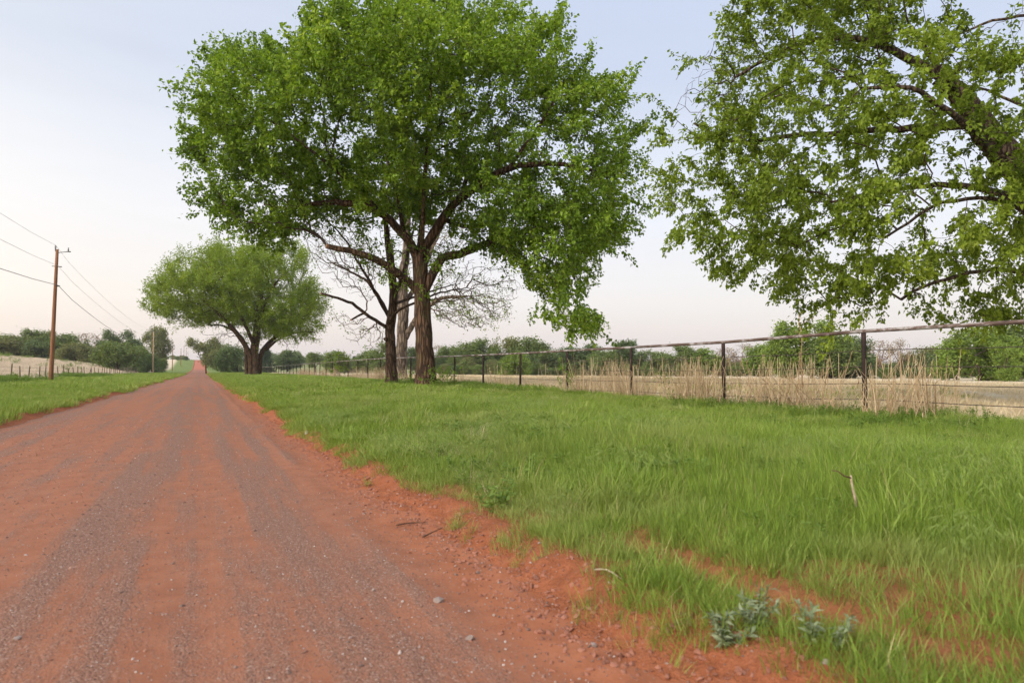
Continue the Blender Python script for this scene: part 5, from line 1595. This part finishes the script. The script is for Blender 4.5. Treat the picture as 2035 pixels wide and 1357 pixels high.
scatter('gravel', 'loose gravel strewn over the middle stretch of road', 'gravel', g_rock, xs, ys, sz, 0.4, 0.002, height=road_h)
# crumbs of red clay along the cut bank
cm = rock_mat('clay_crumbs', [(0.0, (0.19, 0.058, 0.03)), (0.5, (0.30, 0.10, 0.055)), (1.0, (0.36, 0.14, 0.082))])
g_clod = tuft_collection('clod', [rock_mesh('clod', 230 + i, cm) for i in range(6)])
ys = 1.2 + 23 * rng.random(16000) ** 1.4 ; xs = edge_r(ys) + rng.normal(0.02, 0.17, len(ys))
k = in_view(xs, ys); xs, ys = xs[k], ys[k]
scatter('clay_crumbs', 'crumbled red clay clods along the cut bank of the road', 'soil', g_clod, xs, ys, 0.003 + 0.022 * rng.random(len(xs)) ** 6, 0.4, 0.0, height=road_h)

# ------------------------------------------------------------------ single small things
def ground_at(px, py, h0):
    Z = FPX * (CAM_H - h0) / (py - HORIZ)
    return at(px, Z)
for i, (px, py, s, lab) in enumerate([
        (872, 1172, 0.030, 'dark grey double stone lying on the right side of the near road'),
        (1178, 1246, 0.026, 'rounded grey stone on the red shoulder below the grass edge'),
        (935, 1240, 0.022, 'pale flat stone near the middle of the road bottom'),
        (745, 1150, 0.016, 'small dark stone on the gravel left of the dark double stone'),
        (1630, 1345, 0.026, 'grey stone at the bottom edge under the grass'),
        (50, 1250, 0.018, 'small grey stone near the left bottom corner of the road'),
        (950, 1110, 0.022, 'brown stone on the red shoulder beside the grass bank')]):
    x, y = ground_at(px, py, 0.05)
    o = link('stone', rock_mesh('stone', 300 + i, M['stone']))
    o.location = (x, y, float(road_h(np.array([x]), np.array([y]))[0]) + s * 0.25)
    o.scale = (s, s, s); o.rotation_euler = (0.2, 0.1, i * 1.3)
    tag(o, lab, 'stone', 'single stones on the road')

def stick(name, pts, r, mat, lab, group=None):
    tb = Tubes(); o = np.array(pts[0], float)
    for chain in (pts if isinstance(pts[0][0], (list, tuple)) else [pts]):
        C = catmull(np.array(chain, float), 0.05)
        tb.add(C - np.array(o if o.ndim == 1 else o[0]), np.linspace(r, r * 0.45, len(C)), 6, 0.1)
    ob = link(name, tb.mesh(name, mat))
    ob.location = o if o.ndim == 1 else o[0]
    tag(ob, lab, 'stick', group)
def gp(px, py, h0, dz=0.0):
    x, y = ground_at(px, py, h0)
    return (x, y, float(road_h(np.array([x]), np.array([y]))[0]) + dz)
stick('dead_stick', [gp(790, 1022, 0.06, .012), gp(815, 1018, 0.06, .02), gp(850, 1010, 0.08, .012)], 0.007, M['stick_dark'], 'thin brown stick lying on the red shoulder beside the bank')
stick('dead_stick', [gp(842, 1045, 0.06, .012), gp(865, 1033, 0.07, .03), gp(880, 1028, 0.08, .035)], 0.006, M['stick_dark'], 'short twig propped on the red bank below the grass')
stick('dead_stick', [gp(1180, 1150, 0.06, .012), gp(1205, 1150, 0.08, .03), gp(1235, 1152, 0.1, .012)], 0.006, M['stick'], 'pale curved twig on the red clay at the grass edge')
x, y = ground_at(1690, 1000, 0.30); zg = hz(x, y)
pp = lambda du, dz, dw=0: (x + CR[0] * du + CF[0] * dw, y + CR[1] * du + CF[1] * dw, zg + dz)
stick('bleached_stick', [pp(0.02, 0.10), pp(0.01, 0.17), pp(-0.004, 0.23), pp(-0.01, 0.29)], 0.011, M['stick'], 'bleached upright broken stick standing in the green grass')
stick('dead_stick', [pp(-0.012, 0.275), pp(-0.05, 0.285), pp(-0.09, 0.315), pp(-0.13, 0.32)], 0.006, M['stick_dark'], 'thin brown twig resting on the bleached stick in the grass')

# a scrap of white litter at the road edge
x, y = ground_at(610, 858, 0.06)
import bmesh
bm = bmesh.new()
vs = [bm.verts.new(v) for v in ((-.03, -.02, 0), (.03, -.03, .01), (.045, .02, .05), (.01, .035, .075), (-.02, .02, .03), (0, 0, .045))]
for a in ((0, 1, 5), (1, 2, 5), (2, 3, 5), (3, 4, 5), (4, 0, 5)): bm.faces.new([vs[i] for i in a])
bmesh.ops.solidify(bm, geom=bm.faces[:], thickness=0.002)
me = bpy.data.meshes.new('litter_scrap'); bm.to_mesh(me); bm.free()
o = link('litter_scrap', me, None, M['litter']); o.location = (x, y, float(road_h(np.array([x]), np.array([y]))[0]) + 0.01)
o.scale = (0.8, 0.8, 0.9)
tag(o, 'tiny crumpled white scrap on the red bank at the road edge', 'litter')

# silvery plants on the crumbling bank in the foreground
def silver_plant(px, py, h, n, lab, seed):
    r = np.random.default_rng(seed)
    x, y = ground_at(px, py, 0.20)
    root = empty('silvery_plant', (x, y, hz(x, y) - 0.01))
    tag(root, lab, 'plant', 'silvery plants on the bank')
    for i in range(n):
        a = r.uniform(0, 6.283); b0 = np.array([math.cos(a), math.sin(a), 0]) * 0.04 * r.random()
        hh = h * r.uniform(0.65, 1.0)
        C = catmull(np.array([b0, b0 + np.array([math.cos(a) * .02, math.sin(a) * .02, hh * .5]), b0 + np.array([math.cos(a) * .07, math.sin(a) * .07, hh])]), 0.02)
        tb = Tubes(); tb.add(C, np.linspace(0.0042, 0.002, len(C)), 5)
        st = link('stem', tb.mesh('stem', M['leaf_silver']), root)
        m = 30; t = r.uniform(0.12, 1, m); A = C[(t * (len(C) - 1)).astype(int)]
        e = unit(np.stack([r.normal(0, 1, m), r.normal(0, 1, m), r.uniform(0.0, 0.9, m)], 1))
        nn = unit(np.array([0, 0, 1]) + r.normal(0, .3, (m, 3))); s = unit(np.cross(e, nn)); up = np.cross(s, e)
        l = (0.045 * r.uniform(0.6, 1.3, m))[:, None]; w = l * 0.27
        v = np.stack([A, A + e * l * .5 + s * w / 2 + up * l * .1, A + e * l - up * l * .15, A + e * l * .5 - s * w / 2 + up * l * .1], 1).reshape(-1, 3)
        me = mesh_np('leaves', v, np.arange(m * 4), np.full(m, 4), M['leaf_silver'], False, {'rnd': np.repeat(r.random(m), 4)})
        link('leaves', me, root)
silver_plant(1495, 1195, 0.16, 7, 'tallest silvery-leaved plant in the foreground, on the bank edge', 1)
silver_plant(1440, 1215, 0.12, 6, 'low silvery-leaved plant at the left end of the foreground group', 2)
silver_plant(1600, 1225, 0.13, 3, 'silvery-leaved plant right of the tallest one, among thin grass', 3)
silver_plant(1640, 1235, 0.12, 2, 'slim silvery stem at the right end of the foreground group', 4)

# young saplings and shrubs
def sapling(name, px, Z, h, wid, n, leaf, lab, seed, mat='leaf_sprout', bare=False, stem_r=0.012, per=9):
    global rng
    old = rng; rng = np.random.default_rng(seed)
    x, y = at(px, Z)
    root = empty(name, (x, y, hz(x, y) - 0.02))
    tag(root, lab, 'shrub' if not bare else 'dead sapling')
    sk = Skeleton()
    sk.limb([(0, 0, 0), (rng.normal(0, .04), rng.normal(0, .04), h * .5), (rng.normal(0, .08), rng.normal(0, .08), h * .92)], stem_r, stem_r * .5, 0.12, attach_from=0.2)
    nl = len(sk.p)
    T = np.stack([rng.normal(0, wid / 3.2, n), rng.normal(0, wid / 3.2, n), rng.uniform(0.2 * h, h, n)], 1)
    tips = sk.grow(T, 0.3, 0.15, 0.03, 0.03)
    tb = sk.wood(0.0035, 2.3, stem_r * 0.8, nl)
    for C, r in sk.limbs: tb.add(C, r, 6)
    link('stem', tb.mesh('stem', M['stalk'] if bare else M['twig']), root)
    if per:
        leafy(sk, tips, per, leaf, leaf * .62, M[mat], 'leaves', root, 0.10, 0.1, np.array([0, 0, h * .4]), 0.25, 0.6, 0.04)
    rng = old
sapling('sapling', 1128, 26.6, 1.25, 0.9, 26, 0.09, 'bright green sapling growing by the fence post under the hanging branch', 1)
sapling('shrub', 878, 33.6, 0.95, 1.3, 60, 0.10, 'green suckers and weeds at the right foot of the big trunk', 2, 'leaf_sprout', per=8)
sapling('shrub', 822, 35.5, 0.7, 1.4, 46, 0.10, 'low green shrub between the big trunk and the half-bare trunk', 3, 'leaf_main', per=8)
sapling('shrub', 672, 62.0, 2.6, 1.7, 60, 0.14, 'tall pale green weedy shrub on the far stretch of pipe fence', 4, 'leaf_right', per=7)
sapling('dead_sapling', 1592, 17.3, 2.6, 0.55, 26, 0.03, 'thin dead sapling rising above the rail between the nearest two posts', 5, bare=True, stem_r=0.016, per=0)
sapling('shrub', 1320, 22.5, 0.85, 0.6, 22, 0.06, 'small green weed among dry stalks between the second and third posts', 6, 'leaf_main')

# ------------------------------------------------------------------ evening haze
HAZE = 0.0002
def haze():
    t = NT('evening_haze')
    v = t.n('ShaderNodeVolumePrincipled')
    v.inputs['Color'].default_value = (0.93, 0.94, 0.97, 1)
    v.inputs['Density'].default_value = HAZE
    v.inputs['Anisotropy'].default_value = 0.2
    t.t.links.new(v.outputs[0], t.out.inputs['Volume'])
    import bmesh
    bm = bmesh.new(); bmesh.ops.create_cube(bm, size=1.0)
    me = bpy.data.meshes.new('haze'); bm.to_mesh(me); bm.free(); me.materials.append(t.m)
    o = link('haze', me); o.scale = (16000, 16000, 48); o.location = (0, 1000, 4)
    tag(o, 'thin pale evening haze over the fields', 'haze', kind='stuff')
haze()
